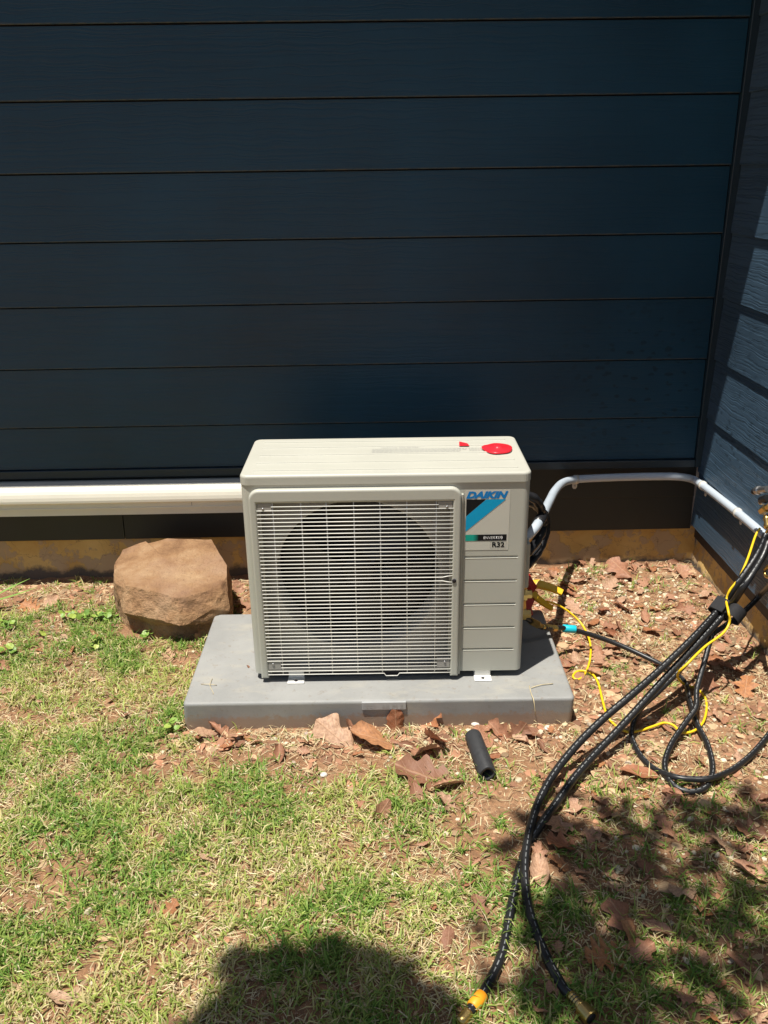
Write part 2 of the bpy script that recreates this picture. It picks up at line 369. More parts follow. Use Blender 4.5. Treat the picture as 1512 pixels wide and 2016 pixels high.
def tube_mesh(name, pts, r, seg=10, caps=True, twist=0.0):
    """swept round tube with uv (length in metres, turn) ; r a number or a function of 0..1"""
    pts = [Vector(p) for p in pts]; n = len(pts); V = []; F = []; U = []
    L = [0.0]
    for i in range(1, n): L.append(L[-1] + (pts[i] - pts[i - 1]).length)
    up = Vector((0, 0, 1))
    for i, p in enumerate(pts):
        t = (pts[min(i + 1, n - 1)] - pts[max(i - 1, 0)]).normalized()
        s = t.cross(up)
        if s.length < 1e-3: s = t.cross(Vector((0, -1, 0)))
        s.normalize(); q = s.cross(t)
        rr = r(L[i] / L[-1]) if callable(r) else r
        for k in range(seg):
            a = 2 * math.pi * k / seg + twist
            V.append(p + s * (math.cos(a) * rr) + q * (math.sin(a) * rr))
    for i in range(n - 1):
        for k in range(seg):
            k2 = (k + 1) % seg
            F.append((i * seg + k, i * seg + k2, (i + 1) * seg + k2, (i + 1) * seg + k))
            U.append([(L[i], k / seg), (L[i], (k + 1) / seg), (L[i + 1], (k + 1) / seg), (L[i + 1], k / seg)])
    if caps:
        F.append(tuple(range(seg))[::-1]); U.append([(0, .9)] * seg)
        F.append(tuple((n - 1) * seg + k for k in range(seg))); U.append([(0, .9)] * seg)
    me = bpy.data.meshes.new(name); me.from_pydata([tuple(v) for v in V], [], F)
    uv = me.uv_layers.new(name='UVMap'); uv.data.foreach_set('uv', [c for f in U for p in f for c in p])
    me.update(); return me
def tube(name, pts, r, mat, parent=None, seg=10, caps=True, smooth=True):
    me = tube_mesh(name, pts, r, seg, caps); o = link(name, me, mat, parent, smooth=smooth)
    return o
def lathe(name, a, b, prof, mat, parent=None, seg=16, smooth=True):
    """turned part between points a and b; prof is a list of (0..1, radius)"""
    a = Vector(a); b = Vector(b); t = (b - a).normalized(); L = (b - a).length
    s = t.orthogonal().normalized(); q = t.cross(s); V = []; F = []
    for u, r in prof:
        for k in range(seg):
            an = 2 * math.pi * k / seg
            V.append(a + t * (u * L) + s * (math.cos(an) * r) + q * (math.sin(an) * r))
    for i in range(len(prof) - 1):
        for k in range(seg):
            k2 = (k + 1) % seg; F.append((i * seg + k, i * seg + k2, (i + 1) * seg + k2, (i + 1) * seg + k))
    F.append(tuple(range(seg))[::-1]); F.append(tuple((len(prof) - 1) * seg + k for k in range(seg)))
    o = pyd(name, V, F, mat, parent, smooth)
    return o
def poly_prism(name, pts2, y0, y1, mat, parent=None, bev=0.0, seg=3):
    """outline in x,z pushed from y0 to y1"""
    bm = bmesh.new(); vs = [bm.verts.new((x, y1, z)) for x, z in pts2]; f = bm.faces.new(vs)
    r = bmesh.ops.extrude_face_region(bm, geom=[f]); nv = [g for g in r['geom'] if isinstance(g, bmesh.types.BMVert)]
    bmesh.ops.translate(bm, verts=nv, vec=(0, y0 - y1, 0))
    if bev > 0:
        s = set(nv); es = [e for e in bm.edges if e.verts[0] in s and e.verts[1] in s]
        bmesh.ops.bevel(bm, geom=es, offset=bev, segments=seg, affect='EDGES', profile=.5)
    return bm_obj(name, bm, mat, parent)
def arc(cx, cz, r, a0, a1, n=8):
    return [(cx + r * math.cos(R(a0 + (a1 - a0) * i / n)), cz + r * math.sin(R(a0 + (a1 - a0) * i / n))) for i in range(n + 1)]
def text_obj(name, body, x, y, z, width, height, mat, parent, flat=False, shear=0.0, bold=0.0, depth=0.0003, align='LEFT'):
    cu = bpy.data.curves.new(name, 'FONT'); cu.body = body; cu.size = 1.0; cu.shear = shear; cu.offset = bold; cu.extrude = 0.0; cu.resolution_u = 3
    tmp = bpy.data.objects.new(name, cu); COL.objects.link(tmp)
    dg = bpy.context.evaluated_depsgraph_get(); dg.update()
    me = bpy.data.meshes.new_from_object(tmp.evaluated_get(dg)); bpy.data.objects.remove(tmp)
    co = np.empty(len(me.vertices) * 3); me.vertices.foreach_get('co', co); co = co.reshape(-1, 3)
    mn, mx = co.min(0), co.max(0)
    u = (co[:, 0] - mn[0]) / (mx[0] - mn[0]) * width; v = (co[:, 1] - mn[1]) / (mx[1] - mn[1]) * height
    new = np.stack([x + u, y + v, np.full(len(u), z)], 1) if flat else np.stack([x + u, np.full(len(u), y), z + v], 1)
    me.vertices.foreach_set('co', new.ravel()); me.update(); me.materials.clear()
    return link(name, me, mat, parent)
def quad_xz(name, pts, y, mat, parent, uv=False):
    o = pyd(name, [(a, y, b) for a, b in pts], [tuple(range(len(pts)))], mat, parent)
    if uv:
        l = o.data.uv_layers.new(name='UVMap'); xs = [p[0] for p in pts]; zs = [p[1] for p in pts]
        for i, (a, b) in enumerate(pts): l.data[i].uv = ((a - min(xs)) / (max(xs) - min(xs)), (b - min(zs)) / (max(zs) - min(zs)))
    return o
def colattr(me, percorner):
    a = me.color_attributes.new('Col', 'FLOAT_COLOR', 'POINT'); a.data.foreach_set('color', percorner.astype(np.float32).ravel())

# ------------------------------------------------------------------ ground
XR = 1.357                                   # face of the side wall
def fbm(x, y, s, seed=0.0, o=3):
    return mnoise.fractal(Vector((x * s + seed, y * s - seed, seed * .37)), 1.0, 2.0, o)
def sstep(a, b, x):
    t = min(1, max(0, (x - a) / (b - a))); return t * t * (3 - 2 * t)
def gz(x, y):
    z = .010 * fbm(x, y, 3.2, 3.1) + .005 * fbm(x, y, 14, 9.7, 2)
    z -= .028 * math.exp(-((y + .03) / .055) ** 2) * (1 if x < .3 else .45)
    z += .012 * sstep(-.6, -.1, y) * (1 if x > .7 else 0)
    inpad = sstep(-.34, -.24, x) * (1 - sstep(.72, .84, x)) * sstep(-1.02, -.93, y) * (1 - sstep(-.47, -.38, y))
    return z * (1 - inpad)
def make_ground():
    def axis(lo, hi, a, b, fine, growth=1.35):
        c = list(np.arange(a, b + 1e-6, fine)); s = fine; v = c[-1]
        while v < hi: s *= growth; v += s; c.append(min(v, hi))
        s = fine; v = c[0]
        while v > lo: s *= growth; v -= s; c.insert(0, max(v, lo))
        return c
    xs = axis(-60, 60, -1.6, 1.5, .0125); ys = axis(-60, 60, -2.2, .12, .0125)
    V = [(x, y, gz(x, y) if (-4 < x < 4 and -5 < y < 1) else 0.0) for y in ys for x in xs]
    nx = len(xs); F = [(j * nx + i, j * nx + i + 1, (j + 1) * nx + i + 1, (j + 1) * nx + i) for j in range(len(ys) - 1) for i in range(nx - 1)]
    o = pyd('ground', V, F, M['soil'], smooth=True); o['kind'] = 'structure'; o['label'] = 'bare reddish brown soil of the yard'
make_ground()

# ------------------------------------------------------------------ the two weatherboard walls
PITCH = 0.1955; LOW = 0.539 + 0.0            # lower edge of the first full board
STEP = 0.0072
def lap_board(name, a0, a1, z0, z1, out0, out1, axis, base, mat, parent, thick=.009, top=.014):
    """a lapped board from a0 to a1 along the wall, out0 proud at its foot, out1 at its head"""
    n = 24 if axis == 'X' else 12
    V = []; F = []
    for i in range(n + 1):
        s = a0 + (a1 - a0) * i / n; w = .0005 * fbm(s, z0, 2.5, 4.4, 2)
        prof = [(out0 - thick, z0), (out0 - .0015, z0 + w), (out0, z0 + .0018 + w), (out1, z1 + top), (out1 - thick, z1 + top)]
        for o_, z in prof:
            V.append((s, base - o_, z) if axis == 'X' else (base - o_, s, z))
    k = 5
    for i in range(n):
        for j in range(k): F.append((i * k + j, i * k + (j + 1) % k, (i + 1) * k + (j + 1) % k, (i + 1) * k + j))
    F.append(tuple(range(k))); F.append(tuple(n * k + j for j in range(k))[::-1])
    bm = bmesh.new(); vs = [bm.verts.new(v) for v in V]
    for f in F: bm.faces.new([vs[i] for i in f])
    return bm_obj(name, bm, mat, parent)

XL = -3.2
bw = thing('weatherboard_wall', 'dark navy weatherboard wall facing the viewer behind the air conditioner', 'wall', (0, 0, 0))
zb = [0.394] + [LOW + PITCH * i for i in range(11)]
for i, z in enumerate(zb[:-1]):
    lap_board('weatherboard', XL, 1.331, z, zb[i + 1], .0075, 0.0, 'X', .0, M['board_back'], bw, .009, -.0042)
TOP = zb[-1]
# frame strip round the panel: foot strip and corner strip, mitred where they meet
box('foot_strip', XL, 1.3325, -.020, .012, .366, .3925, M['trim'], bw, .0015, 1)
box('corner_strip', 1.3332, 1.3565, -.020, .012, .366, TOP, M['trim'], bw, .0015, 1)
# base boards under the strip, set back
lap_board('base_board', XL, .04, .2495, .348, -.006, -.012, 'X', .0, M['base_board'], bw)
lap_board('base_board', .043, 1.352, .2495, .348, -.006, -.012, 'X', .0, M['base_board'], bw)
lap_board('base_board', XL, -.633, .130, .2485, -.002, -.010, 'X', .0, M['base_board'], bw)
lap_board('base_board', -.630, 1.352, .130, .2485, -.002, -.010, 'X', .0, M['base_board'], bw)
box('backing', XL, 1.352, .025, .12, .10, TOP, M['core'], bw)
def footing(name, pts, parent):
    """rough rendered strip footing, (along, out, z) grid pushed in and out"""
    axis, a0, a1, base, z0, z1 = pts
    n = int(abs(a1 - a0) / .02); k = 9; V = []; F = []
    for i in range(n + 1):
        s = a0 + (a1 - a0) * i / n
        for j in range(k):
            z = z0 + (z1 - z0) * j / (k - 1)
            d = .006 * fbm(s, z, 6, 2.2) + .004 * fbm(s, z, 25, 5.5) + .012 * sstep(.07, .0, z + .02 * fbm(s, 0, 9, 1.1))
            V.append((s, base - d, z) if axis == 'X' else (base - d, s, z))
    for i in range(n):
        for j in range(k - 1): F.append((i * k + j, (i + 1) * k + j, (i + 1) * k + j + 1, i * k + j + 1))
    if axis == 'Y': F = [f[::-1] for f in F]
    return pyd(name, V, F, M['footing'], parent, True)
footing('footing', ('X', XL, 1.38, .016, -.06, .134), bw)
# eave over the wall
EY = -.453
box('soffit', XL, 1.354, EY + .02, .0, 2.58, 2.60, M['soffit'], bw)
box('fascia', XL, 1.354, EY, EY + .018, 2.55, 2.75, M['trim'], bw)
def roof():
    V = [(XL, EY - .02, 2.76), (1.354, EY - .02, 2.76), (1.354, 2.2, 3.7), (XL, 2.2, 3.7), (XL, EY - .02, 2.79), (1.354, EY - .02, 2.79), (1.354, 2.2, 3.73), (XL, 2.2, 3.73)]
    return pyd('roof', V, [(0, 1, 2, 3), (7, 6, 5, 4), (0, 4, 5, 1), (1, 5, 6, 2), (2, 6, 7, 3), (3, 7, 4, 0)], M['trim'], bw)
roof()

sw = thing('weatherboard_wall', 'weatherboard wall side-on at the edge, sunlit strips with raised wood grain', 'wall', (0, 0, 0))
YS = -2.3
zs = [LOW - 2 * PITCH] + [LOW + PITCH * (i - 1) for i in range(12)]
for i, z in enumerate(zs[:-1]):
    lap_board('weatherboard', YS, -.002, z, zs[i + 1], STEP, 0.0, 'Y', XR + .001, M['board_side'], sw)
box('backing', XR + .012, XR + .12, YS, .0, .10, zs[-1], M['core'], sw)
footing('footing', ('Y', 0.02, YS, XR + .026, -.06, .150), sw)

# ------------------------------------------------------------------ concrete-look plastic pad
PADZ = .0793
pad = thing('equipment_pad', 'low grey moulded pad with mud smears under the air conditioner', 'pad', (-.2531, -.9359, 0), R(-.574))
def make_pad():
    bm = box_bm(0, .9914, 0, .4718, -.02, PADZ)
    for v in bm.verts:
        if v.co.z < 0:
            v.co.x += -.004 if v.co.x < .5 else -.004; v.co.y += .002 if v.co.y < .2 else 0
    bmesh.ops.bevel(bm, geom=[e for e in bm.edges if abs((e.verts[0].co - e.verts[1].co).z) > .05], offset=.012, segments=4, affect='EDGES', profile=.5)
    bmesh.ops.bevel(bm, geom=[e for e in bm.edges if min(e.verts[0].co.z, e.verts[1].co.z) > PADZ - .001], offset=.008, segments=4, affect='EDGES', profile=.5)
    bmesh.ops.triangulate(bm, faces=[f for f in bm.faces if len(f.verts) > 4])
    o = bm_obj('slab', bm, M['pad'], pad)
    M['plate'] = paint('pad_plate', (.36, .37, .365), .5, .06, 40, .1, 300)
    np_ = box('name_plate', .452, .564, -.0035, .012, .0545, .0768, M['plate'], pad, .001, 1)
    text_obj('embossed_text', 'TO . 68 M S', .460, -.0042, .0605, .096, .0105, M['grey_print'], np_)
make_pad()

# ------------------------------------------------------------------ air conditioner
AW, AD = .6985, .2946
ac = thing('air_conditioner', 'cream split-system air conditioner outdoor unit with slatted fan grille', 'air conditioner', (-.0816, -.8334, PADZ), R(-.702))
def ac_cabinet():
    r = .016; zlo, zhi = .0195, .5455
    path = []     # (x, y, nx, ny)
    def corner(cx, cy, a0, a1, n=6):
        for i in range(n + 1):
            a = R(a0 + (a1 - a0) * i / n); path.append((cx + r * math.cos(a), cy + r * math.sin(a), math.cos(a), math.sin(a)))
    path.append((.045, 0, 0, -1)); corner(r, r, 270, 180); corner(r, AD - r, 180, 90); corner(AW - r, AD - r, 90, 0); corner(AW - r, r, 0, -90)
    xs = [.6765, .674, .6705, .667, .66, .6, .5447, .541, .505]
    for x in xs: path.append((x, 0, 0, -1))
    grooves = [.3485, .2835, .217, .1498, .0853]
    zr = [zlo]
    for g in sorted(grooves): zr += [g - .0060, g - .0042, g - .0030, g + .0012, g + .0024, g + .0040]
    zr += [.40, .5, zhi]
    def prof(z):
        for g in grooves:
            d = z - g
            if abs(d + .0030) < 1e-5 or abs(d - .0012) < 1e-5: return .0034
            if abs(d + .0042) < 1e-5: return -.0006
        return 0.0
    V = []; F = []
    for x, y, nx, ny in path:
        m = 1.0 if (ny == -1 and .541 < x <= .6705) else (.5 if ny == -1 and x in (.674,) else 0.0)
        if x == .045: m = 0
        for z in zr:
            p = prof(z) * m; V.append((x - nx * p, y - ny * p, z))
    k = len(zr)
    for i in range(len(path) - 1):
        for j in range(k - 1): F.append((i * k + j, (i + 1) * k + j, (i + 1) * k + j + 1, i * k + j + 1))
    o = pyd('cabinet', V, F, M['cream'], ac)
    md = o.modifiers.new('thick', 'SOLIDIFY'); md.thickness = .0015; md.offset = 1
    return o
ac_cabinet()
box('base_pan', .006, AW - .006, .004, AD - .004, .0200, .030, M['inner'], ac)
def ac_lid():
    bm = box_bm(-.0015, AW + .0015, -.0035, AD + .002, .5462, .5704)
    bmesh.ops.bevel(bm, geom=[e for e in bm.edges if abs((e.verts[0].co - e.verts[1].co).z) > .01], offset=.020, segments=6, affect='EDGES', profile=.5)
    bmesh.ops.bevel(bm, geom=[e for e in bm.edges if min(e.verts[0].co.z, e.verts[1].co.z) > .5695], offset=.0065, segments=4, affect='EDGES', profile=.5)
    lid = bm_obj('top_cover', bm, M['cream'], ac)
    for yy in (.033, .0915, .152, .2145, .262):
        b = box_bm(.028, .671, yy - .0042, yy + .0042, .568, .5730, .0024, 2)
        bm_obj('rib', b, M['cream'], lid)
    return lid
lid = ac_lid()
text_obj('printed_warning', 'WARNING  RISK OF FIRE', .338, .196, .5709, .098, .010, M['grey_print'], ac, flat=True)
def print_lines():
    V = []; F = []
    def q(x0, x1, y0, y1):
        i = len(V); V.extend([(x0, y0, .5709), (x1, y0, .5709), (x1, y1, .5709), (x0, y1, .5709)]); F.append((i, i + 1, i + 2, i + 3))
    for rr, (x0, x1) in enumerate(((.316, .565), (.316, .560), (.316, .545), (.316, .540))):
        y = .187 - rr * .0082; x = x0
        while x < x1:
            w = random.uniform(.003, .011); q(x, min(x + w, x1), y, y + .0026); x += w + random.uniform(.0018, .003)
    for rr in range(4):
        y = .188 - rr * .0075; x = .566
        while x < .598:
            w = random.uniform(.003, .007); q(x, x + w, y, y + .0018); x += w + .002
    pyd('printed_small_text', V, F, M['grey_print'], ac)
print_lines()
# raised surround of the grille, open at the foot
sur = [(.0185, .0128)] + [(.0185, .505)] + arc(.0445, .511, .026, 180, 90)[1:] + arc(.5055, .511, .026, 90, 0) + [(.5315, .0128), (.5105, .0128), (.5105, .5025), (.0385, .5025), (.0385, .0128)]
poly_prism('grille_surround', sur, -.0158, .001, M['cream'], ac, .006, 4)
box('surround_flange', .5316, .5370, -.006, .0008, .0135, .517, M['cream'], ac, .001, 1)
# horizontal wires and upright wires
zt, zbt, nb = .4937, .0236, 47
me_full = None; me_short = None
for i in range(nb):
    z = zt + (zbt - zt) * i / (nb - 1)
    if i == 0 or i in (43, 44):
        if me_short is None: me_short = tube_mesh('grille_bar_short', [(.072, 0, 0), (.275, 0, 0), (.476, 0, 0)], .0013, 8)
        o = link('grille_bar', me_short, M['cream_bar'], ac, (0, -.0132, z), True)
    elif i in (19, 20):
        s = 1 if i == 19 else -1; dz = s * .0026
        o = tube('grille_bar', [(.037, -.0132, z), (.3, -.0132, z), (.488, -.0132, z), (.500, -.0132, z + dz), (.5125, -.0132, z + dz * 1.6)], .0013, M['cream_bar'], ac, 8)
    elif i == nb - 1:
        o = tube('grille_bar', [(.037, -.0132, z), (.339, -.0132, z), (.344, -.0132, z - .0075), (.374, -.0132, z - .0075), (.379, -.0132, z), (.5115, -.0132, z)], .0013, M['cream_bar'], ac, 8)
    else:
        if me_full is None: me_full = tube_mesh('grille_bar', [(.0365, 0, 0), (.275, 0, 0), (.5125, 0, 0)], .0013, 8)
        o = link('grille_bar', me_full, M['cream_bar'], ac, (0, -.0132, z), True)
me_w = tube_mesh('grille_wire', [(0, 0, .024), (0, 0, .27), (0, 0, .503)], .00135, 8)
for x in (.0755, .144, .205, .271, .3345, .3994, .4706): link('grille_wire', me_w, M['cream_bar'], ac, (x, -.0105, 0), True)
for x0, x1, z0, z1 in ((.0388, .0735, .4815, .5022), (.475, .510, .4815, .5022), (.0388, .072, .0385, .069), (.4755, .510, .0385, .069)):
    p = box('corner_plate', x0, x1, -.0128, -.0098, z0, z1, M['inner'], ac, .001, 1)
    cx, cz = (x0 + x1) / 2 + (.004 if x0 > .3 else -.004), (z0 + z1) / 2 + (.002 if z0 < .3 else -.004)
    lathe('screw', (cx, -.0130, cz), (cx, -.0150, cz), [(0, .0034), (.6, .0034), (1, .0022)], M['chrome'], p, 12)
kn = lathe('grille_latch', (.5165, -.0160, .2905), (.5165, -.0182, .2905), [(0, .0055), (.7, .0055), (1, .004)], M['core'], ac, 16)
# plate with the round fan opening, its bell mouth, the fan and the dark coil behind
def shroud():
    cx, cz, r, y = .2765, .283, .208, .034; V = []; F = []; n = 64
    x0, x1, z0, z1 = .022, .534, .021, .535
    for i in range(n):
        a = 2 * math.pi * i / n; c, s = math.cos(a), math.sin(a)
        k = min((x1 - cx) / c if c > 1e-6 else ((x0 - cx) / c if c < -1e-6 else 9), (z1 - cz) / s if s > 1e-6 else ((z0 - cz) / s if s < -1e-6 else 9))
        rings = [(cx + c * k, y, cz + s * k), (cx + c * (r + .012), y, cz + s * (r + .012)), (cx + c * (r + .004), y - .004, cz + s * (r + .004)), (cx + c * r, y - .001, cz + s * r), (cx + c * (r - .002), y + .02, cz + s * (r - .002)), (cx + c * (r - .002), y + .07, cz + s * (r - .002))]
        V.extend(rings)
    for i in range(n):
        i2 = (i + 1) % n
        for j in range(5): F.append((i * 6 + j, i2 * 6 + j, i2 * 6 + j + 1, i * 6 + j + 1))
    return pyd('fan_shroud', V, F, M['inner'], ac, True)
shroud()
box('coil', .02, .535, .150, .160, .022, .54, M['core'], ac)  # coil set forward as a black plate, added to keep the opening dark
box('header_panel', .042, .508, .0004, .0022, .500, .5458, M['cream'], ac)
box('divider', .5365, .5385, .006, .26, .03, .54, M['core'], ac)
def make_fan():
    fan = bpy.data.objects.new('fan', None); COL.objects.link(fan); fan.parent = ac; fan.location = (.2765, .075, .283); fan.empty_display_size = .02
    lathe('hub', (0, .04, 0), (0, -.025, 0), [(0, .045), (.8, .045), (.95, .036), (1, .012)], M['fan'], fan, 24)
    V = []; F = []; nr, na = 6, 10
    for i in range(nr + 1):
        r = .04 + (.196 - .04) * i / nr
        for j in range(na + 1):
            a = R(-34 - i * 3 + (68 + i * 6) * j / na); V.append((r * math.sin(a), .028 - .045 * j / na + .004 * i, r * math.cos(a)))
    for i in range(nr):
        for j in range(na): F.append((i * (na + 1) + j, i * (na + 1) + j + 1, (i + 1) * (na + 1) + j + 1, (i + 1) * (na + 1) + j))
    me = bpy.data.meshes.new('fan_blade'); me.from_pydata(V, [], F); me.materials.append(M['fan'])
    for k in range(3):
        o = link('fan_blade', me, None, fan, smooth=True); o.rotation_euler = (0, R(20 + 120 * k), 0)
make_fan()
# mounting feet
def foot(x0, x1):
    bm = box_bm(x0, x1, -.022, .03, .0004, .0034, .0011, 1)
    f = bm_obj('foot', bm, M['foot_white'], ac)
    box('upright', x0 + .002, x1 - .002, .0032, .0062, .0036, .0215, M['foot_white'], f)
    cx = (x0 + x1) / 2
    lathe('bolt_hole', (cx, -.011, .0034), (cx, -.011, .0042), [(0, .0048), (1, .0048)], M['core'], f, 12)
foot(.086, .130); foot(.575, .620)
for x0 in (.086, .575): box('rear_foot', x0, x0 + .044, AD - .02, AD + .03, .0004, .0215, M['foot_white'], ac, .001, 1)
for x0, x1 in ((.088, .128), (.577, .618)): box('rail', x0, x1, .02, AD - .022, .0035, .0198, M['inner'], ac)
box('pan_lip', .04, .53, .010, .0125, .006, .0205, M['core'], ac)
# printed badge on the service side
stk = quad_xz('badge_film', [(.5405, .3665), (.6500, .3665), (.6500, .5265), (.5405, .5265)], -.0006, M['sticker'], ac)
text_obj('printed_maker_name', 'DAIKIN', .5430, -.0011, .5035, .1020, .0185, M['blue_print'], ac, shear=.32, bold=.058)
quad_xz('printed_black_triangle', [(.5438, .4575), (.5915, .5012), (.5438, .5012)], -.0011, M['black'], ac)
quad_xz('printed_blue_band', [(.5438, .4172), (.6402, .5012), (.5922, .5012), (.5438, .4568)], -.0011, M['cyan_print'], ac)
quad_xz('printed_strip', [(.5438, .3918), (.6449, .3918), (.6449, .4085), (.5438, .4085)], -.0011, M['strip'], ac, True)
text_obj('printed_word', 'INVERTER', .5895, -.0015, .3965, .0440, .0072, M['white_print'], ac, shear=.2, bold=.004)
def swoosh(s):
    cx = .588 if s < 0 else .6352; pts = []
    for i in range(9):
        a = R(60 - 120 * i / 8); pts.append((cx + s * -.0 + s * .0062 * math.cos(a) - s * .0062, .4002 + .0062 * math.sin(a)))
    inner = [(x - s * .0022 * (1 - abs(i - 4) / 4.2), z) for i, (x, z) in enumerate(pts)]
    V = []; F = []
    for (a, b), (c, d) in zip(pts, inner): V += [(a, -.0015, b), (c, -.0015, d)]
    for i in range(8): F.append((2 * i, 2 * i + 1, 2 * i + 3, 2 * i + 2))
    pyd('printed_swoosh', V, F, M['white_print'], ac)
swoosh(-1); swoosh(1)
def frame_line(x0, x1, z0, z1, t=.0006):
    V = []; F = []
    for a, b, c, d in ((x0, x1, z0, z0 + t), (x0, x1, z1 - t, z1), (x0, x0 + t, z0 + t, z1 - t), (x1 - t, x1, z0 + t, z1 - t)):
        i = len(V); V += [(a, -.0011, c), (b, -.0011, c), (b, -.0011, d), (a, -.0011, d)]; F.append((i, i + 1, i + 2, i + 3))
    pyd('printed_frame', V, F, M['grey_print'], ac)
frame_line(.6052, .6447, .3715, .3910)
text_obj('printed_gas_code', 'R32', .6100, -.0012, .3745, .0305, .0135, M['black'], ac, bold=.030)
# valve box and its stop valves on the far side
vb = box('valve_cover', AW + .0005, AW + .027, .105, .205, .205, .335, M['cream'], ac, .004, 2)
for zz in (.165, .105):
    v = lathe('stop_valve', (AW, .15, zz), (AW + .045, .15, zz), [(0, .013), (.3, .013), (.32, .018), (.7, .018), (.72, .012), (1, .012)], M['brass'], ac, 6, False)
    lathe('flare_nut', (AW + .02, .15, zz + .018), (AW + .02, .15, zz + .042), [(0, .012), (1, .010)], M['brass'], v, 6, False)
tube('copper_pipe', catmull([(AW + .02, .15, .20), (AW + .022, .16, .23), (AW + .02, .2, .26)]), .006, M['brass'], ac, 8)
def acw(x, y, z):
    t = R(-.702); return Vector((-.0816 + x * math.cos(t) - y * math.sin(t), -.8334 + x * math.sin(t) + y * math.cos(t), PADZ + z))

# red cap and scrap of red tag on the cover
cap = thing('red_disc', 'round red plastic disc lying on top of the air conditioner', 'disc', acw(.6395, .170, .5732), R(8))
def make_cap():
    V = []; F = []; n = 28
    rings = [(1.0, 0), (1.0, .0030), (.93, .0045), (.40, .0040), (.30, .0085), (.22, .0105), (0.08, .0110)]
    for s, z in rings:
        for k in range(n):
            a = 2 * math.pi * k / n; rr = .0365 * (1 + .05 * math.sin(2 * a + .6) + .03 * math.sin(5 * a)) + (.006 * math.exp(-((a - 2.6) / .35) ** 2))
            V.append((rr * s * math.cos(a), rr * 1.12 * s * math.sin(a), z))
    for i in range(len(rings) - 1):
        for k in range(n): F.append((i * n + k, i * n + (k + 1) % n, (i + 1) * n + (k + 1) % n, (i + 1) * n + k))
    F.append(tuple((len(rings) - 1) * n + k for k in range(n)))
    pyd('disc', V, F, M['red'], cap, True)
make_cap()
bm = bmesh.new()
tp = [(.5456, .2365), (.5653, .2200), (.5689, .2000), (.5425, .2011)]
vs = [bm.verts.new(acw(x, y, .5733)) for x, y in tp]; f = bm.faces.new(vs); r_ = bmesh.ops.extrude_face_region(bm, geom=[f])
bmesh.ops.translate(bm, verts=[g for g in r_['geom'] if isinstance(g, bmesh.types.BMVert)], vec=(0, 0, .0012))
tag(bm_obj('red_tag', bm, M['red']), 'small wedge of red tag beside the red disc', 'tag')

# ------------------------------------------------------------------ cream duct along the wall foot
def duct():
    prof = [(-.002, .353), (-.052, .3535), (-.061, .3515), (-.0685, .3465), (-.0745, .339), (-.0790, .330), (-.0820, .319), (-.0835, .308), (-.083, .300), (-.079, .2955), (-.0725, .2945), (-.0725, .2800), (-.0745, .2785), (-.0745, .2745), (-.066, .2735), (-.066, .2495), (-.060, .247), (-.002, .247)]
    xs = [XL, -2.4, -1.2, -.8, -.2, .25]; V = []; F = []
    for x in xs:
        for y, z in prof: V.append((x, y, z + .0006 * math.sin(3 * x)))
    k = len(prof)
    for i in range(len(xs) - 1):
        for j in range(k - 1): F.append((i * k + j, i * k + j + 1, (i + 1) * k + j + 1, (i + 1) * k + j))
    F.append(tuple(range(k))[::-1]); F.append(tuple((len(xs) - 1) * k + j for j in range(k)))
    o = thing('pipe_duct', 'cream plastic pipe duct running level along the foot of the navy wall', 'duct', (0, 0, 0))
    d = pyd('channel', V, F, M['duct'], o)
    box('joint_cover', -.3720, -.3702, -.0735, -.0728, .2805, .2942, M['inner'], o)
duct()

# ------------------------------------------------------------------ pale conduit from the unit to the side wall
cnd = thing('conduit', 'pale grey plastic conduit bending from the air conditioner round the wall corner', 'conduit', (0, 0, 0))
CR = .0131
cpts = [acw(AW + .010, .150, .325), WL(1046, 1048, -.665), WL(1056, 1036, -.640), WL(1066, 1019, -.570), WL(1075, 1000, -.47), WL(1083, 984, -.36), WL(1092, 967, -.24), WL(1106, 952, -.12), WL(1124, 945.5, -.050), WL(1150, 942.5, -.034), WL(1220, 939.5, -.033), WL(1290, 938, -.033), WL(1335, 938.5, -.045), RW(1364, 944, 1.332), RW(1385, 957, 1.3425), RW(1420, 984, 1.3425), RW(1460, 1016, 1.3425), RW(1500, 1050, 1.3425), RW(1512, 1060, 1.3425)]
tube('pipe', catmull(cpts, .01), CR, M['conduit'], cnd, 16)
tube('collar', [acw(AW + .012, .150, .318), acw(AW + .012, .150, .334)], .0165, M['conduit'], cnd, 16)
def clip(p, n, along):
    """saddle clip: a band over the pipe and a screwed ear under it"""
    p = Vector(p); n = Vector(n); a = Vector(along).normalized(); d = Vector((0, 0, -1))
    o = tube('clip', [p - a * .007, p + a * .007], CR + .0022, M['clip'], cnd, 16, True)
    ctr = p + d * .026 - n * .015; V = []
    bm = bmesh.new(); outline = [(-.008, .018), (-.008, -.006), (-.004, -.012), (.004, -.012), (.008, -.006), (.008, .018)]
    vs = [bm.verts.new(ctr + a * x - d * z) for x, z in outline]; f = bm.faces.new(vs); r_ = bmesh.ops.extrude_face_region(bm, geom=[f])
    bmesh.ops.translate(bm, verts=[g for g in r_['geom'] if isinstance(g, bmesh.types.BMVert)], vec=n * .004)
    bm_obj('ear', bm, M['clip'], o)
    c = ctr + n * .004 - d * (-.002)
    lathe('screw', c, c + n * .003, [(0, .0036), (1, .0026)], M['chrome'], o, 10)
clip(WL(1134, 944, -.036), (0, -1, 0), (1, 0, 0))
clip(RW(1384, 956, 1.3425), (-1, 0, 0), (0, 1, 0)); clip(RW(1453, 1010, 1.3425), (-1, 0, 0), (0, 1, 0))

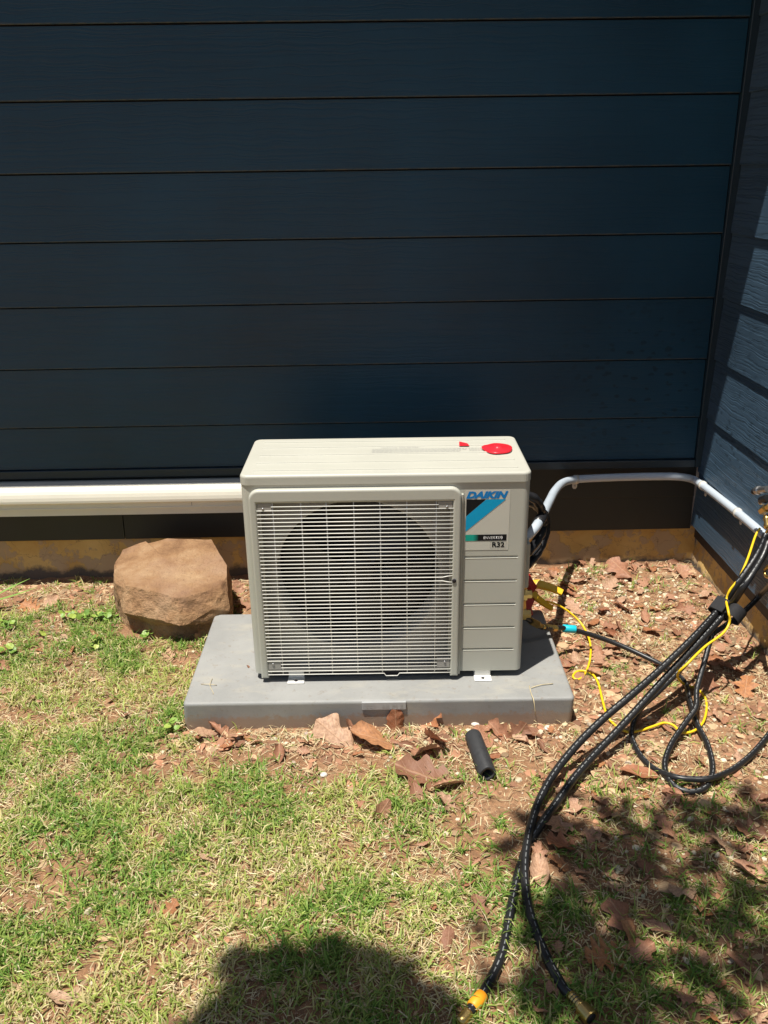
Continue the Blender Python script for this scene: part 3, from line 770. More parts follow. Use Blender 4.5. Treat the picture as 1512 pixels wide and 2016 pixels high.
# ------------------------------------------------------------------ black taped refrigerant pipes
tp = thing('refrigerant_pipes', 'black taped refrigerant pipes looping beside the conduit at the unit', 'pipes', acw(AW, .2, 0))
def rel(o, pts): return [Vector(p) - o.location for p in pts]
def bumpy(r): return lambda t: r * (1 + .06 * math.sin(t * 60) + .04 * math.sin(t * 143))
pA = [WL(1028, 970, -.60), WL(1042, 976, -.60), WL(1055, 984, -.59), WL(1064, 1000, -.57), WL(1068, 1022, -.55), WL(1067, 1044, -.55), WL(1059, 1062, -.57), WL(1049, 1076, -.60), WL(1038, 1088, -.63)]
pB = [WL(1026, 985, -.55), WL(1046, 990, -.52), WL(1062, 1002, -.49), WL(1074, 1020, -.47), WL(1075, 1046, -.47), WL(1068, 1070, -.49), WL(1057, 1092, -.53), WL(1046, 1106, -.57), WL(1036, 1114, -.60)]
tube('pipe', catmull(rel(tp, pA)), bumpy(.0128), M['tape'], tp, 12); tube('pipe', catmull(rel(tp, pB)), bumpy(.0122), M['tape'], tp, 12)
tw = [WL(1058, 1031, -.62), WL(1066, 1019, -.57), WL(1069, 1012, -.535)]
tube('tape_wrap', rel(tp, tw), .0155, M['tape'], tp, 16)
tube('tape_tail', catmull(rel(tp, [WL(1066, 1070, -.55), WL(1064, 1078, -.56), WL(1051, 1094, -.58)])), .0022, M['tape'], tp, 6)

# ------------------------------------------------------------------ sandstone boulder
def boulder():
    top = [(220, 1119, .150), (247, 1074, .172), (286, 1064, .184), (293, 1069, .176), (330, 1060, .190), (416, 1063, .190), (438, 1078, .185), (447, 1100, .176), (447, 1152, .156), (414, 1170, .150), (352, 1177, .146), (296, 1173, .148), (246, 1156, .151), (228, 1138, .152)]
    T = [G(x, y, z) for x, y, z in top]; c = sum(T, Vector()) / len(T)
    bm = bmesh.new(); n = len(T)
    def ring(f):
        vs = []
        for i, p in enumerate(T): vs.append(bm.verts.new(f(i, p)))
        return vs
    rows = []
    rows.append(ring(lambda i, p: p))
    # chipped front: the face falls back under the top edge
    def chip(i, p):
        d = (p - c); q = p.copy(); q.z = .105 + .012 * math.sin(i * 2.1); q.x += d.x * .03; q.y += d.y * .03
        if d.y < -.1: q.y -= (.030, .016, .034, .022)[i % 4]; q.z = (.082, .064, .072, .090)[i % 4]
        return q
    rows.append(ring(chip))
    def low(i, p):
        d = (p - c); q = p.copy(); q.z = .045; q.x += d.x * .02; q.y += d.y * .02
        if d.y < -.1: q.y += .012
        return q
    rows.append(ring(low))
    def base(i, p):
        d = (p - c); q = p.copy(); q.z = -.03; q.x += d.x * .04; q.y += d.y * .03
        if d.y < -.1: q.y += .006
        return q
    rows.append(ring(base))
    for a, b in zip(rows, rows[1:]):
        for i in range(n): bm.faces.new((a[i], a[(i + 1) % n], b[(i + 1) % n], b[i]))
    ctr = bm.verts.new(c + Vector((0, 0, .010)))
    for i in range(n): bm.faces.new((rows[0][(i + 1) % n], rows[0][i], ctr))
    bmesh.ops.recalc_face_normals(bm, faces=bm.faces[:])
    ext = lambda n: max(v.co.dot(n) for v in bm.verts)
    for n_, d_ in (((-.62, -.30, .72), .012), ((.70, -.25, .66), .013), ((-.95, -.25, .12), .008), ((.30, -.72, .62), .016), ((-.35, -.80, .48), .018), ((.85, .35, .40), .018), ((-.45, .60, .66), .016), ((.45, -.88, -.10), .014)):
        n_ = Vector(n_).normalized(); k_ = ext(n_) - d_
        r_ = bmesh.ops.bisect_plane(bm, geom=bm.verts[:] + bm.edges[:] + bm.faces[:], plane_co=n_ * k_, plane_no=n_, clear_outer=True)
        bmesh.ops.holes_fill(bm, edges=[e for e in bm.edges if e.is_boundary and min(v.co.z for v in e.verts) > -.025], sides=0)
    bmesh.ops.triangulate(bm, faces=bm.faces[:])
    for _ in range(4):
        bmesh.ops.subdivide_edges(bm, edges=[e for e in bm.edges if e.calc_length() > .012], cuts=1); bmesh.ops.triangulate(bm, faces=[f for f in bm.faces if len(f.verts) > 3])
    bmesh.ops.triangulate(bm, faces=bm.faces[:]); bmesh.ops.recalc_face_normals(bm, faces=bm.faces[:]); bm.normal_update()
    for v in bm.verts:
        p = v.co; s = 1.0 if p.z < .13 else .45
        d = .004 * mnoise.fractal(p * 9, 1, 2, 4) + .0035 * mnoise.fractal(p * 34, 1, 2, 4) * (1 if p.z < .12 else .5)
        v.co = p + v.normal * d * (s + .15)
    return tag(bm_obj('boulder', bm, M['rock']), 'flat-topped brown sandstone boulder beside the grey pad', 'boulder')
boulder()

# ------------------------------------------------------------------ hoses, cord, clamp probe, gauge set
HR = .0072
def zl(pts):      # (px, py, height) list to places
    return [G(x, y, h) for x, y, h in pts]
def hose(label, pts, r=HR, mat='hose'):
    P = [Vector(p) for p in pts]; o = thing('hose', label, 'hose', P[0] - Vector((0, 0, 0)), 0, 'black charging hoses')
    tube('tube', catmull([p - o.location for p in P], .006), r, M[mat], o, 12)
    return o, [p - o.location for p in P]
def up(px, py, X): return RW(px, py, X)
# loop hose with the blue band
hb = [acw(AW + .02, .15, .10), G(1060, 1232, .125), G(1082, 1237, .110), G(1120, 1238, .085), G(1200, 1262, .045), G(1275, 1295, .020), G(1325, 1322, .014), G(1350, 1346, .014), G(1358, 1378, .022), G(1372, 1424, .014), G(1393, 1466, .012), G(1403, 1512, .012), G(1393, 1546, .012), G(1365, 1559, .010), G(1335, 1552, .012), G(1315, 1532, .014), G(1309, 1502, .012), G(1322, 1464, .018), G(1350, 1422, .034), G(1370, 1392, .052), G(1372, 1358, .072), G(1386, 1306, .110), G(1402, 1250, .155), G(1424, 1198, .200), up(1462, 1140, 1.235), up(1494, 1090, 1.285), up(1508, 1055, 1.300)]
h1, q = hose('black hose with blue band looping to the unit, teardrop loop on soil', hb)
lathe('colour_band', q[3] + Vector((-.018, 0, .0022)), q[3] + Vector((.020, -.001, -.0016)), [(0, .0105), (.05, .0115), (.95, .0115), (1, .0105)], M['cyan'], h1, 16)
lathe('ferrule', q[1] + (q[2] - q[1]) * .35, q[2] + (q[3] - q[2]) * .35, [(0, .0085), (.15, .0085), (.18, .0065), (.3, .0095), (.38, .0078), (.46, .0095), (.54, .0078), (.62, .0095), (.7, .0078), (.8, .0098), (1, .0092)], M['brass'], h1, 12)
lathe('swivel_nut', q[0] + (q[1] - q[0]) * .55, q[1] + (q[2] - q[1]) * .3, [(0, .011), (.6, .012), (.7, .009), (1, .007)], M['brass'], h1, 6, False)
# hose leaving the picture on the right after an arc over the soil
hc = [up(1560, 1095, 1.27), up(1520, 1146, 1.27), G(1500, 1168, .205), G(1466, 1203, .165), G(1430, 1230, .135), G(1392, 1258, .110), G(1340, 1318, .075), G(1296, 1362, .050), G(1262, 1394, .030), G(1247, 1424, .014), G(1244, 1452, .010), G(1262, 1489, .010), G(1292, 1516, .011), G(1330, 1530, .024), G(1366, 1534, .026), G(1400, 1532, .026), G(1440, 1516, .012), G(1478, 1487, .011), G(1512, 1448, .012), G(1545, 1400, .02), G(1575, 1330, .05)]
h2, q = hose('black hose curving out of the picture from behind the teardrop loop', hc)
# two hoses to the foreground
hd = [up(1509, 1050, 1.292), up(1494, 1086, 1.272), up(1456, 1144, 1.215), G(1418, 1196, .212), G(1368, 1252, .182), G(1300, 1318, .142), G(1240, 1371, .112), G(1190, 1413, .086), G(1140, 1462, .060), G(1098, 1513, .042), G(1066, 1566, .030), G(1047, 1617, .028), G(1036, 1670, .030), G(1033, 1720, .022), G(1041, 1788, .014), G(1067, 1864, .011), G(1104, 1937, .012), G(1126, 1962, .014), G(1140, 1978, .014)]
h3, q = hose('black hose ending in an open brass nut on the grass', hd, .0092)
e = q[-1]; dr = (q[-1] - q[-2]).normalized()
lathe('ferrule', q[-2] - dr * .004, e + dr * .006, [(0, .0092), (.2, .0102), (.28, .0088), (.4, .0102), (.48, .0088), (.6, .0102), (.68, .0088), (.8, .0102), (1, .0085)], M['brass'], h3, 14)
nut = lathe('brass_nut', e + dr * .004, e + dr * .030, [(0, .009), (.12, .0135), (.9, .0140), (1, .0128)], M['brass'], h3, 24, False)
lathe('nut_mouth', e + dr * .0296, e + dr * .0304, [(0, .0098), (1, .0098)], M['core'], nut, 16)
he = [up(1512, 1066, 1.288), up(1500, 1098, 1.265), up(1466, 1152, 1.205), G(1428, 1206, .205), G(1378, 1262, .165), G(1314, 1330, .118), G(1260, 1390, .082), G(1214, 1440, .056), G(1172, 1484, .038), G(1130, 1532, .028), G(1096, 1580, .024), G(1062, 1628, .022), G(1036, 1672, .012), G(1018, 1728, .011), G(1006, 1788, .011), G(988, 1878, .011), G(958, 1943, .012), G(940, 1971, .013), G(920, 1996, .013)]
h4, q = hose('black hose with orange band near its brass end on the grass', he, .0092)
dr = (q[-1] - q[-2]).normalized()
lathe('colour_band', q[-2] - dr * .016, q[-2] + dr * .016, [(0, .0105), (.04, .0115), (.96, .0115), (1, .0105)], M['orange'], h4, 16)
lathe('ferrule', q[-1] - dr * .004, q[-1] + dr * .022, [(0, .0092), (.15, .0102), (.25, .0088), (.4, .0102), (.5, .0088), (.65, .0102), (.75, .0088), (1, .0095)], M['brass'], h4, 14)
# webbing strap round the bundle
def strap():
    c = G(1421, 1199, .204); ax = (G(1372, 1256, .172) - up(1460, 1146, 1.213)).normalized()
    o = thing('cable_strap', 'black webbing strap wrapped round the hose bundle', 'strap', c)
    s = ax.cross(Vector((0, 0, 1))).normalized(); u = s.cross(ax)
    def band(name, rx, ru, w, a0, a1, off=Vector()):
        V = []; F = []; n = 28
        for i in range(n + 1):
            a = R(a0 + (a1 - a0) * i / n); e = s * (math.cos(a) * rx) + u * (math.sin(a) * ru) + off
            e2 = s * (math.cos(a) * (rx - .0022)) + u * (math.sin(a) * (ru - .0022)) + off
            V += [e - ax * w, e + ax * w, e2 + ax * w, e2 - ax * w]
        for i in range(n):
            for j in range(4): F.append((i * 4 + j, i * 4 + (j + 1) % 4, (i + 1) * 4 + (j + 1) % 4, (i + 1) * 4 + j))
        F.append((0, 1, 2, 3)); F.append(tuple(n * 4 + j for j in (3, 2, 1, 0)))
        pyd(name, V, F, M['strap'], o)
    band('wrap', .031, .026, .019, 0, 360)
    band('loose_end', .022, .028, .018, 10, 300, -s * .046 + u * .010)
    v = -s * .004 + u * .0285
    b = box_bm(-.020, .020, -.020, .020, -.0026, .0026, .001, 1)
    mt = Matrix((s, ax, u)).transposed().to_4x4(); bmesh.ops.transform(b, matrix=Matrix.Translation(v) @ mt, verts=b.verts)
    bm_obj('buckle', b, M['strap'], o)
strap()
# yellow cord
yc = [up(1496, 1040, 1.318), up(1487, 1056, 1.300), up(1472, 1100, 1.255), up(1455, 1138, 1.215), up(1437, 1162, 1.190), G(1430, 1182, .236), G(1434, 1204, .234), G(1436, 1226, .206), G(1422, 1248, .186), G(1388, 1273, .168), G(1354, 1306, .145), G(1334, 1328, .105), G(1345, 1346, .020), G(1372, 1356, .010), G(1388, 1374, .010), G(1391, 1396, .012), G(1384, 1422, .010), G(1366, 1439, .008), G(1342, 1442, .008), G(1326, 1428, .010), G(1308, 1423, .010), G(1286, 1430, .008), G(1258, 1439, .008), G(1236, 1441, .007), G(1214, 1430, .006), G(1196, 1410, .007), G(1186, 1378, .009), G(1178, 1346, .011), G(1166, 1327, .012), G(1150, 1321, .012), G(1134, 1323, .012), G(1128, 1333, .010), G(1138, 1338, .007), G(1152, 1326, .008), G(1162, 1296, .010), G(1161, 1262, .014), G(1146, 1230, .030), G(1122, 1206, .055), G(1096, 1190, .080), G(1076, 1184, .100)]
yo = thing('probe_cord', 'thin yellow cord winding over the soil to the yellow clamp', 'cord', yc[0])
tube('cord', catmull([p - yo.location for p in yc], .006), .0033, M['yellow'], yo, 8)
# yellow handled clamp probe gripping the valve pipe
def clamp():
    o = thing('clamp_probe', 'yellow handled pipe clamp with red jaws at the side of the unit', 'clamp', G(1052, 1165, .13))
    L = o.location
    def arm(name, pts, w, t, mat):
        P = [Vector(p) - L for p in pts]; V = []; F = []
        n = len(P)
        for i, p in enumerate(P):
            d = (P[min(i + 1, n - 1)] - P[max(i - 1, 0)]).normalized(); sd_ = d.cross(Vector((.35, -.6, .7))).normalized(); nn = sd_.cross(d)
            k = 1 - .35 * i / (n - 1)
            for a, b in ((-1, -.8), (-.8, -1), (.8, -1), (1, -.8), (1, .8), (.8, 1), (-.8, 1), (-1, .8)): V.append(p + sd_ * (a * w * k) + nn * (b * t * k))
        for i in range(n - 1):
            for j in range(8): F.append((i * 8 + j, i * 8 + (j + 1) % 8, (i + 1) * 8 + (j + 1) % 8, (i + 1) * 8 + j))
        F.append(tuple(range(8))[::-1]); F.append(tuple((n - 1) * 8 + j for j in range(8)))
        return pyd(name, V, F, mat, o)
    h = arm('handle', [G(1047, 1152, .155), G(1060, 1150, .158), G(1085, 1157, .150), G(1107, 1167, .138)], .0145, .0075, M['yellow_plastic'])
    arm('handle', [G(1048, 1168, .140), G(1058, 1178, .128), G(1074, 1190, .108), G(1087, 1198, .092)], .0115, .0060, M['yellow_plastic'])
    arm('jaw', [G(1049, 1160, .150), G(1043, 1150, .168), G(1038, 1138, .182), G(1034, 1128, .190)], .014, .010, M['red_dark'])
    arm('jaw', [G(1049, 1163, .142), G(1043, 1180, .126), G(1038, 1196, .112), G(1043, 1212, .095)], .015, .009, M['red_dark'])
    lathe('pivot', G(1043, 1160, .150) - L, G(1051, 1159, .150) - L, [(0, .008), (1, .008)], M['chrome'], o, 12)
clamp()
# gauge manifold hanging at the edge
def manifold():
    c = up(1516, 985, 1.300); o = thing('gauge_manifold', 'brass and black gauge manifold hanging by the side wall', 'gauge', c)
    def p(x, y, X=1.300): return up(x, y, X) - c
    lathe('valve_knob', p(1489, 966), p(1512, 963), [(0, .010), (.1, .0125), (.3, .0125), (.35, .0095), (1, .0100)], M['chrome'], o, 10, False)
    lathe('valve_knob', p(1484, 968), p(1492, 967), [(0, .008), (.2, .0105), (1, .0105)], M['tape'], o, 10)
    lathe('valve_stem', p(1500, 985), p(1512, 981), [(0, .012), (.5, .012), (1, .010)], M['tape'], o, 8, False)
    lathe('fitting', p(1497, 990), p(1510, 982), [(0, .006), (.2, .009), (.5, .009), (.55, .006), (1, .006)], M['brass'], o, 6, False)
    lathe('fitting', p(1498, 1008), p(1516, 996), [(0, .008), (.15, .0115), (.6, .0115), (.7, .008), (1, .009)], M['brass'], o, 6, False)
    lathe('port', p(1508, 1014), p(1512, 1040), [(0, .007), (.3, .010), (.5, .007), (.8, .011), (1, .009)], M['brass'], o, 12)
    tube('hook', catmull([p(1514, 1040), p(1508, 1052), p(1512, 1064), p(1520, 1070)], .004), .0042, M['brass'], o, 8)
    tube('hook', catmull([p(1516, 1112, 1.280), p(1506, 1122, 1.280), p(1508, 1134, 1.280), p(1518, 1138, 1.280)], .004), .0045, M['brass'], o, 8)
    box('body', -.012, .040, -.17, -.035, -.055, .065, M['tape'], o, .012, 3)
manifold()
# black foam pipe lagging offcut
def foam():
    a = G(931, 1448, .024); b = G(960, 1524, .020)
    o = thing('foam_tube', 'short black foam pipe lagging offcut lying in front of the pad', 'foam tube', a)
    t = (b - a).normalized(); s = t.cross(Vector((0, 0, 1))).normalized(); q = s.cross(t); L = (b - a).length; n = 24
    V = []; F = []; prof = [(0, .012), (0, .0195), (.004, .0205), (L * .5, .0203), (L - .002, .0195), (L, .0188), (L, .0125), (L - .05, .012)]
    for u, r in prof:
        for k in range(n):
            an = 2 * math.pi * k / n; sq = 1 + (.10 * math.cos(2 * an)) * (u / L) ** 2
            V.append(t * u + s * (math.cos(an) * r * sq) + q * (math.sin(an) * r / sq))
    for i in range(len(prof) - 1):
        for k in range(n): F.append((i * n + k, i * n + (k + 1) % n, (i + 1) * n + (k + 1) % n, (i + 1) * n + k))
    pyd('sleeve', V, F, M['foam'], o, True)
    V = [t * (L - .045) + s * (math.cos(2 * math.pi * k / n) * .0125) + q * (math.sin(2 * math.pi * k / n) * .0125) for k in range(n)]
    pyd('bore', V, [tuple(range(n))], M['foam_in'], o)
foam()

# ------------------------------------------------------------------ grass, straw, gravel and leaf crumbs
def inside_pad(x, y, m=.0):
    return -.2531 - m < x < .735 + m and -.947 - m < y < -.462 + m
rockc = (-.42, -.29)
def inside_rock(x, y): return -.565 < x < -.24 and -.475 < y < -.12 and x - .55 * y > -.42
def blocked(x, y): return inside_pad(x, y, -.004) or inside_rock(x, y) or y > .005 or x > XR + .01
def lush(x, y): return sstep(-.30, .30, fbm(x, y, 3.3, 2.9, 3) + .45 * fbm(x, y, 11, 4.2, 2))
def greenness(x, y):
    left = sstep(-.10, -.42, x) * sstep(-.16, -.50, y)
    front = sstep(-1.03, -1.22, y) * (1 - .88 * sstep(.20, .46, x))
    low = .80 * sstep(-1.36, -1.55, y)
    g = max(left, front, low * (1 - .30 * sstep(.3, .6, x)), .025)
    n = fbm(x, y, 6.0, 1.7, 3); n2 = fbm(x, y, 17, 6.1, 2)
    return g * (.10 + .90 * sstep(-.42, .18, n + .6 * n2 + .12)) * (.45 + .55 * lush(x, y))
def blades(name, cand, dens, lens, wid, rise, cols, mat, region, seed, extra=None, tuft=1):
    """thin bent blades: 5 points, 3 faces each, colour per blade"""
    rg = np.random.default_rng(seed); x0, x1, y0, y1 = region
    nt_ = cand // tuft + 1
    X = rg.uniform(x0, x1, nt_).repeat(tuft)[:cand] + rg.normal(0, .0055, cand); Y = rg.uniform(y0, y1, nt_).repeat(tuft)[:cand] + rg.normal(0, .0055, cand); U = rg.random(nt_).repeat(tuft)[:cand]
    keep = [i for i in range(cand) if not blocked(X[i], Y[i]) and U[i] < dens(X[i], Y[i])]
    X = X[keep]; Y = Y[keep]; n = len(keep)
    Z = np.array([gz(a, b) for a, b in zip(X, Y)])
    L = rg.uniform(lens[0], lens[1], n) * rg.uniform(.7, 1.2, n); W = rg.uniform(wid[0], wid[1], n) * .5
    A = rg.uniform(0, 2 * np.pi, n); E = np.radians(rg.uniform(rise[0], rise[1], n)); E2 = E - np.radians(rg.uniform(10, 75, n))
    dx, dy = np.cos(A), np.sin(A); sx, sy = -dy, dx
    P = np.stack([X, Y, Z + (rg.uniform(0, extra, n) if extra else -.002)], 1)
    m = P + np.stack([dx * np.cos(E), dy * np.cos(E), np.sin(E)], 1) * (L * .5)[:, None]
    t = m + np.stack([dx * np.cos(E2), dy * np.cos(E2), np.sin(E2)], 1) * (L * .5)[:, None]
    t[:, 2] = np.maximum(t[:, 2], Z + .001); S = np.stack([sx, sy, rg.uniform(-.5, .5, n)], 1) * W[:, None]
    V = np.stack([P - S, P + S, m - S * .85, m + S * .85, t], 1).reshape(-1, 3)
    b = np.arange(n)[:, None] * 5
    quads = b + np.array([[0, 1, 3, 2]]); tris = b + np.array([[2, 3, 4]])
    me = bpy.data.meshes.new(name)
    me.vertices.add(n * 5); me.vertices.foreach_set('co', V.ravel())
    loops = np.concatenate([quads.ravel(), tris.ravel()]); me.loops.add(len(loops)); me.loops.foreach_set('vertex_index', loops)
    st = np.concatenate([np.arange(n) * 4, n * 4 + np.arange(n) * 3]); tot = np.concatenate([np.full(n, 4), np.full(n, 3)])
    me.polygons.add(2 * n); me.polygons.foreach_set('loop_start', st); me.polygons.foreach_set('loop_total', tot); me.update(calc_edges=True)
    C = cols(X, Y, rg, n); C4 = np.concatenate([C, np.ones((n, 1))], 1).repeat(5, 0); colattr(me, C4)
    return link(name, me, mat)
def mixcol(a, b, t): return np.array(a)[None] * (1 - t)[:, None] + np.array(b)[None] * t[:, None]
def green_cols(X, Y, rg, n):
    lu = np.array([lush(a, b) for a, b in zip(X, Y)])
    t = np.clip(rg.beta(1.3, 2.0, n) + .40 * (1 - lu) - .12, 0, 1)
    C = mixcol((.14, .285, .045), (.53, .59, .155), t); y = rg.random(n) < (.11 + .32 * (1 - lu))
    C[y] = mixcol((.50, .44, .18), (.74, .64, .34), rg.random(int(y.sum()))); return C * rg.uniform(.75, 1.15, n)[:, None]
def straw_cols(X, Y, rg, n):
    return mixcol((.46, .36, .19), (.78, .67, .42), rg.random(n)) * rg.uniform(.75, 1.05, n)[:, None]
REG = (-1.5, XR, -2.05, 0.0)
g = blades('grass', 330000, lambda x, y: greenness(x, y) ** .8, (.016, .046), (.0018, .0040), (14, 75), green_cols, M['blade'], REG, 11, None, 8)
tag(g, 'short patchy green lawn grass', None, kind='stuff')
def straw_d(x, y):
    g = greenness(x, y); return (.16 + .75 * sstep(-.25, .35, fbm(x, y, 6, 12.2, 3)) * (.4 + .6 * (1 - lush(x, y)))) * (1 - .45 * sstep(.45, .70, x) * sstep(-1.5, -1.2, y)) * (1 - .5 * sstep(-.55, -.25, y))
g = blades('straw', 110000, straw_d, (.008, .042), (.0009, .0021), (-4, 26), straw_cols, M['straw'], REG, 12, .010)
tag(g, 'dry pale straw and dead grass stems over the soil', None, kind='stuff')
g = blades('lawn_beyond', 26000, lambda x, y: .8 if not (-1.5 < x < XR and y > -2.05) else 0, (.02, .05), (.003, .006), (18, 78), green_cols, M['blade'], (-3.4, 2.6, -4.6, -.1), 13)
tag(g, 'more lawn grass round the yard', None, kind='stuff')

def scatter_chunks(name, n, dens, region, size, flat, cols, mat, seed, label, lift=.3):
    rg = np.random.default_rng(seed); bm = bmesh.new(); bmesh.ops.create_icosphere(bm, subdivisions=1, radius=1.0)
    base = np.array([v.co for v in bm.verts]); fac = np.array([[v.index for v in f.verts] for f in bm.faces]); bm.free()
    V = []; F = []; C = []; k = 0; tries = 0
    while k < n and tries < n * 40:
        tries += 1; x = rg.uniform(region[0], region[1]); y = rg.uniform(region[2], region[3])
        if blocked(x, y) or rg.random() > dens(x, y): continue
        s = size[0] * (size[1] / size[0]) ** (rg.random() ** 1.8); sc = s * np.array([rg.uniform(.7, 1.3), rg.uniform(.7, 1.3), rg.uniform(flat[0], flat[1])])
        p = base * sc * rg.uniform(.78, 1.2, (len(base), 1)); a = rg.uniform(0, 6.28); b = rg.normal(0, .3)
        c, s_ = math.cos(a), math.sin(a); p = p @ np.array([[1, 0, 0], [0, math.cos(b), -math.sin(b)], [0, math.sin(b), math.cos(b)]]) @ np.array([[c, -s_, 0], [s_, c, 0], [0, 0, 1]])
        V.append(p + [x, y, gz(x, y) + sc[2] * lift]); F.append(fac + k * len(base)); C.append(np.repeat(np.append(cols(rg), 1.0)[None], len(base), 0)); k += 1
    V = np.concatenate(V); F = np.concatenate(F); me = bpy.data.meshes.new(name); me.from_pydata(V.tolist(), [], F.tolist()); me.update(); colattr(me, np.concatenate(C))
    o = link(name, me, mat); tag(o, label, None, kind='stuff'); return o
def gravel_d(x, y):
    a = math.exp(-((x - .98) / .20) ** 2 - ((y + .30) / .20) ** 2); b = .5 * math.exp(-((y + .985) / .035) ** 2) * (1 if -.3 < x < .75 else 0)
    return max(a, b, .03 + .12 * sstep(.6, .9, x))
scatter_chunks('gravel', 2600, gravel_d, (-1.1, XR, -1.7, -.02), (.0025, .0085), (.45, .9), lambda r: np.array([.64, .54, .38]) * r.uniform(.6, 1.2) + r.normal(0, .015, 3), M['pebble'], 21, 'pale cream gravel chips in the soil')
def crumb_d(x, y):
    return max(sstep(.5, .8, x) * (.4 + .6 * sstep(-.2, .3, fbm(x, y, 5, 3.3, 3))) * (.45 + .55 * sstep(-1.6, -1.2, y)), .95 * math.exp(-((y + 1.0) / .07) ** 2) * (1 if x > -.3 else 0), .42 * sstep(-.5, -.25, y), .07)
scatter_chunks('leaf_litter', 8500, crumb_d, (-1.2, XR, -1.85, -.01), (.003, .017), (.05, .16), lambda r: (np.array([.42, .215, .125]) if r.random() < .55 else np.array([.50, .34, .20])) * r.uniform(.45, 1.25), M['litter'], 22, 'crumbled brown leaf litter over the soil', 1.2)
def clod_d(x, y): return max(.8 * sstep(.5, .75, x), .5 * sstep(-.6, -.3, y), .25)
scatter_chunks('soil_clods', 3000, clod_d, (-1.2, XR, -1.8, -.01), (.003, .011), (.5, .9), lambda r: np.array([.27, .15, .085]) * r.uniform(.6, 1.25), M['pebble'], 23, 'small crumbs of red brown soil', .2)

# ------------------------------------------------------------------ fallen leaves
def leaf_mesh(seed, style):
    """a dry leaf: rows along the midrib, seven points across, lobed margin, rolled and bent"""
    r = random.Random(seed); rows = 20; cols = 7
    nl = r.choice((2, 3, 3, 4)); ph = r.uniform(-.4, .4); deep = {'lobed': r.uniform(.40, .62), 'oval': r.uniform(.04, .16), 'ragged': r.uniform(.25, .5)}[style]
    wid = {'lobed': r.uniform(.52, .72), 'oval': r.uniform(.34, .52), 'ragged': r.uniform(.45, .7)}[style]
    roll = [r.choice((-1, 1, 1)) * r.uniform(.3, 1.7), r.uniform(-.6, 1.9)]; bend = r.uniform(-.5, 1.3); twist = r.uniform(-.7, .7); sd_ = r.uniform(0, 90)
    cut0 = r.uniform(.0, .5) if style == 'ragged' else -1; cutside = r.choice((-1, 1)); cuttop = r.uniform(.6, .9) if style == 'ragged' and r.random() < .6 else 1.0
    V = []; UV = []; F = []; P = Vector((0, 0, 0)); ang = 0.0; L = 1.55
    for i in range(rows + 1):
        t = i / rows; tt = t * cuttop
        env = math.sin(math.pi * min(1, max(.0, tt ** .8))) ** .6 * (1 if tt < .97 else .4)
        ang = bend * (t - .5); P = Vector((0, (t - .45) * L * (1 - .10 * abs(bend)), .22 * bend * (t - .45) ** 2 * L))
        th = roll[0] + (roll[1] - roll[0]) * t
        for j in range(cols):
            c = -1 + 2 * j / (cols - 1); sgn = -1 if c < 0 else 1
            lob = 1 - deep * (.5 + .5 * math.cos(2 * math.pi * (nl * (tt + ph * .1) + .12 * sgn)))
            w = wid * env * lob * (1 + .16 * mnoise.noise(Vector((t * 9, sgn * 5, sd_)))) + .012
            if style == 'ragged' and sgn == cutside and t > cut0: w *= .35 + .3 * mnoise.noise(Vector((t * 14, 0, sd_ + 3))) ** 2
            x = w * (math.sin(th * c) / th if abs(th) > .05 else c); zz = w * ((1 - math.cos(th * c)) / th if abs(th) > .05 else 0)
            y = (abs(c) ** 1.5) * w * .28
            tw = twist * (t - .5); x, zz = x * math.cos(tw) - zz * math.sin(tw), x * math.sin(tw) + zz * math.cos(tw)
            zz += .045 * mnoise.noise(Vector((x * 4, t * 6, sd_))) + .02 * mnoise.noise(Vector((x * 11, t * 14, sd_)))
            V.append((P.x + x, P.y + y, P.z + zz)); UV.append((c * w, P.y))
    for i in range(rows):
        for j in range(cols - 1): F.append((i * cols + j, i * cols + j + 1, (i + 1) * cols + j + 1, (i + 1) * cols + j))
    b = V[cols // 2]; k = len(V); V += [(b[0] - .016, b[1], b[2]), (b[0] + .016, b[1], b[2]), (b[0] + .05, b[1] - .38, b[2] + .05), (b[0] + .02, b[1] - .38, b[2] + .05)]; UV += [(0, -.6)] * 4; F.append((k, k + 1, k + 2, k + 3))
    mn = min(v[2] for v in V); V = [(x, y, z - mn) for x, y, z in V]
    me = bpy.data.meshes.new('dead_leaf'); me.from_pydata(V, [], F); uv = me.uv_layers.new(name='UVMap')
    for l in me.loops: uv.data[l.index].uv = UV[l.vertex_index]
    me.materials.append(M['leaf']); me.polygons.foreach_set('use_smooth', [True] * len(me.polygons)); me.update(); return me
LOB = [leaf_mesh(100 + i, 'lobed') for i in range(14)]; OVA = [leaf_mesh(200 + i, 'oval') for i in range(8)]; RAG = [leaf_mesh(300 + i, 'ragged') for i in range(10)]
def fallen(px, py, size, rot, tx, ty, kind, label, group=None, lift=.007, h=None):
    p = G(px, py, .01); z = gz(p.x, p.y) if h is None else h
    me = {'l': LOB, 'o': OVA, 'r': RAG}[kind[0]]; me = me[(int(kind[1:]) + int(px)) % len(me)]
    o = bpy.data.objects.new('dead_leaf', me); COL.objects.link(o)
    o.location = (p.x, p.y, z + lift); o.rotation_euler = (R(tx), R(ty), R(rot)); o.scale = (size,) * 3
    return tag(o, label, 'leaf', group)
GL = 'dead leaves lying on the ground'
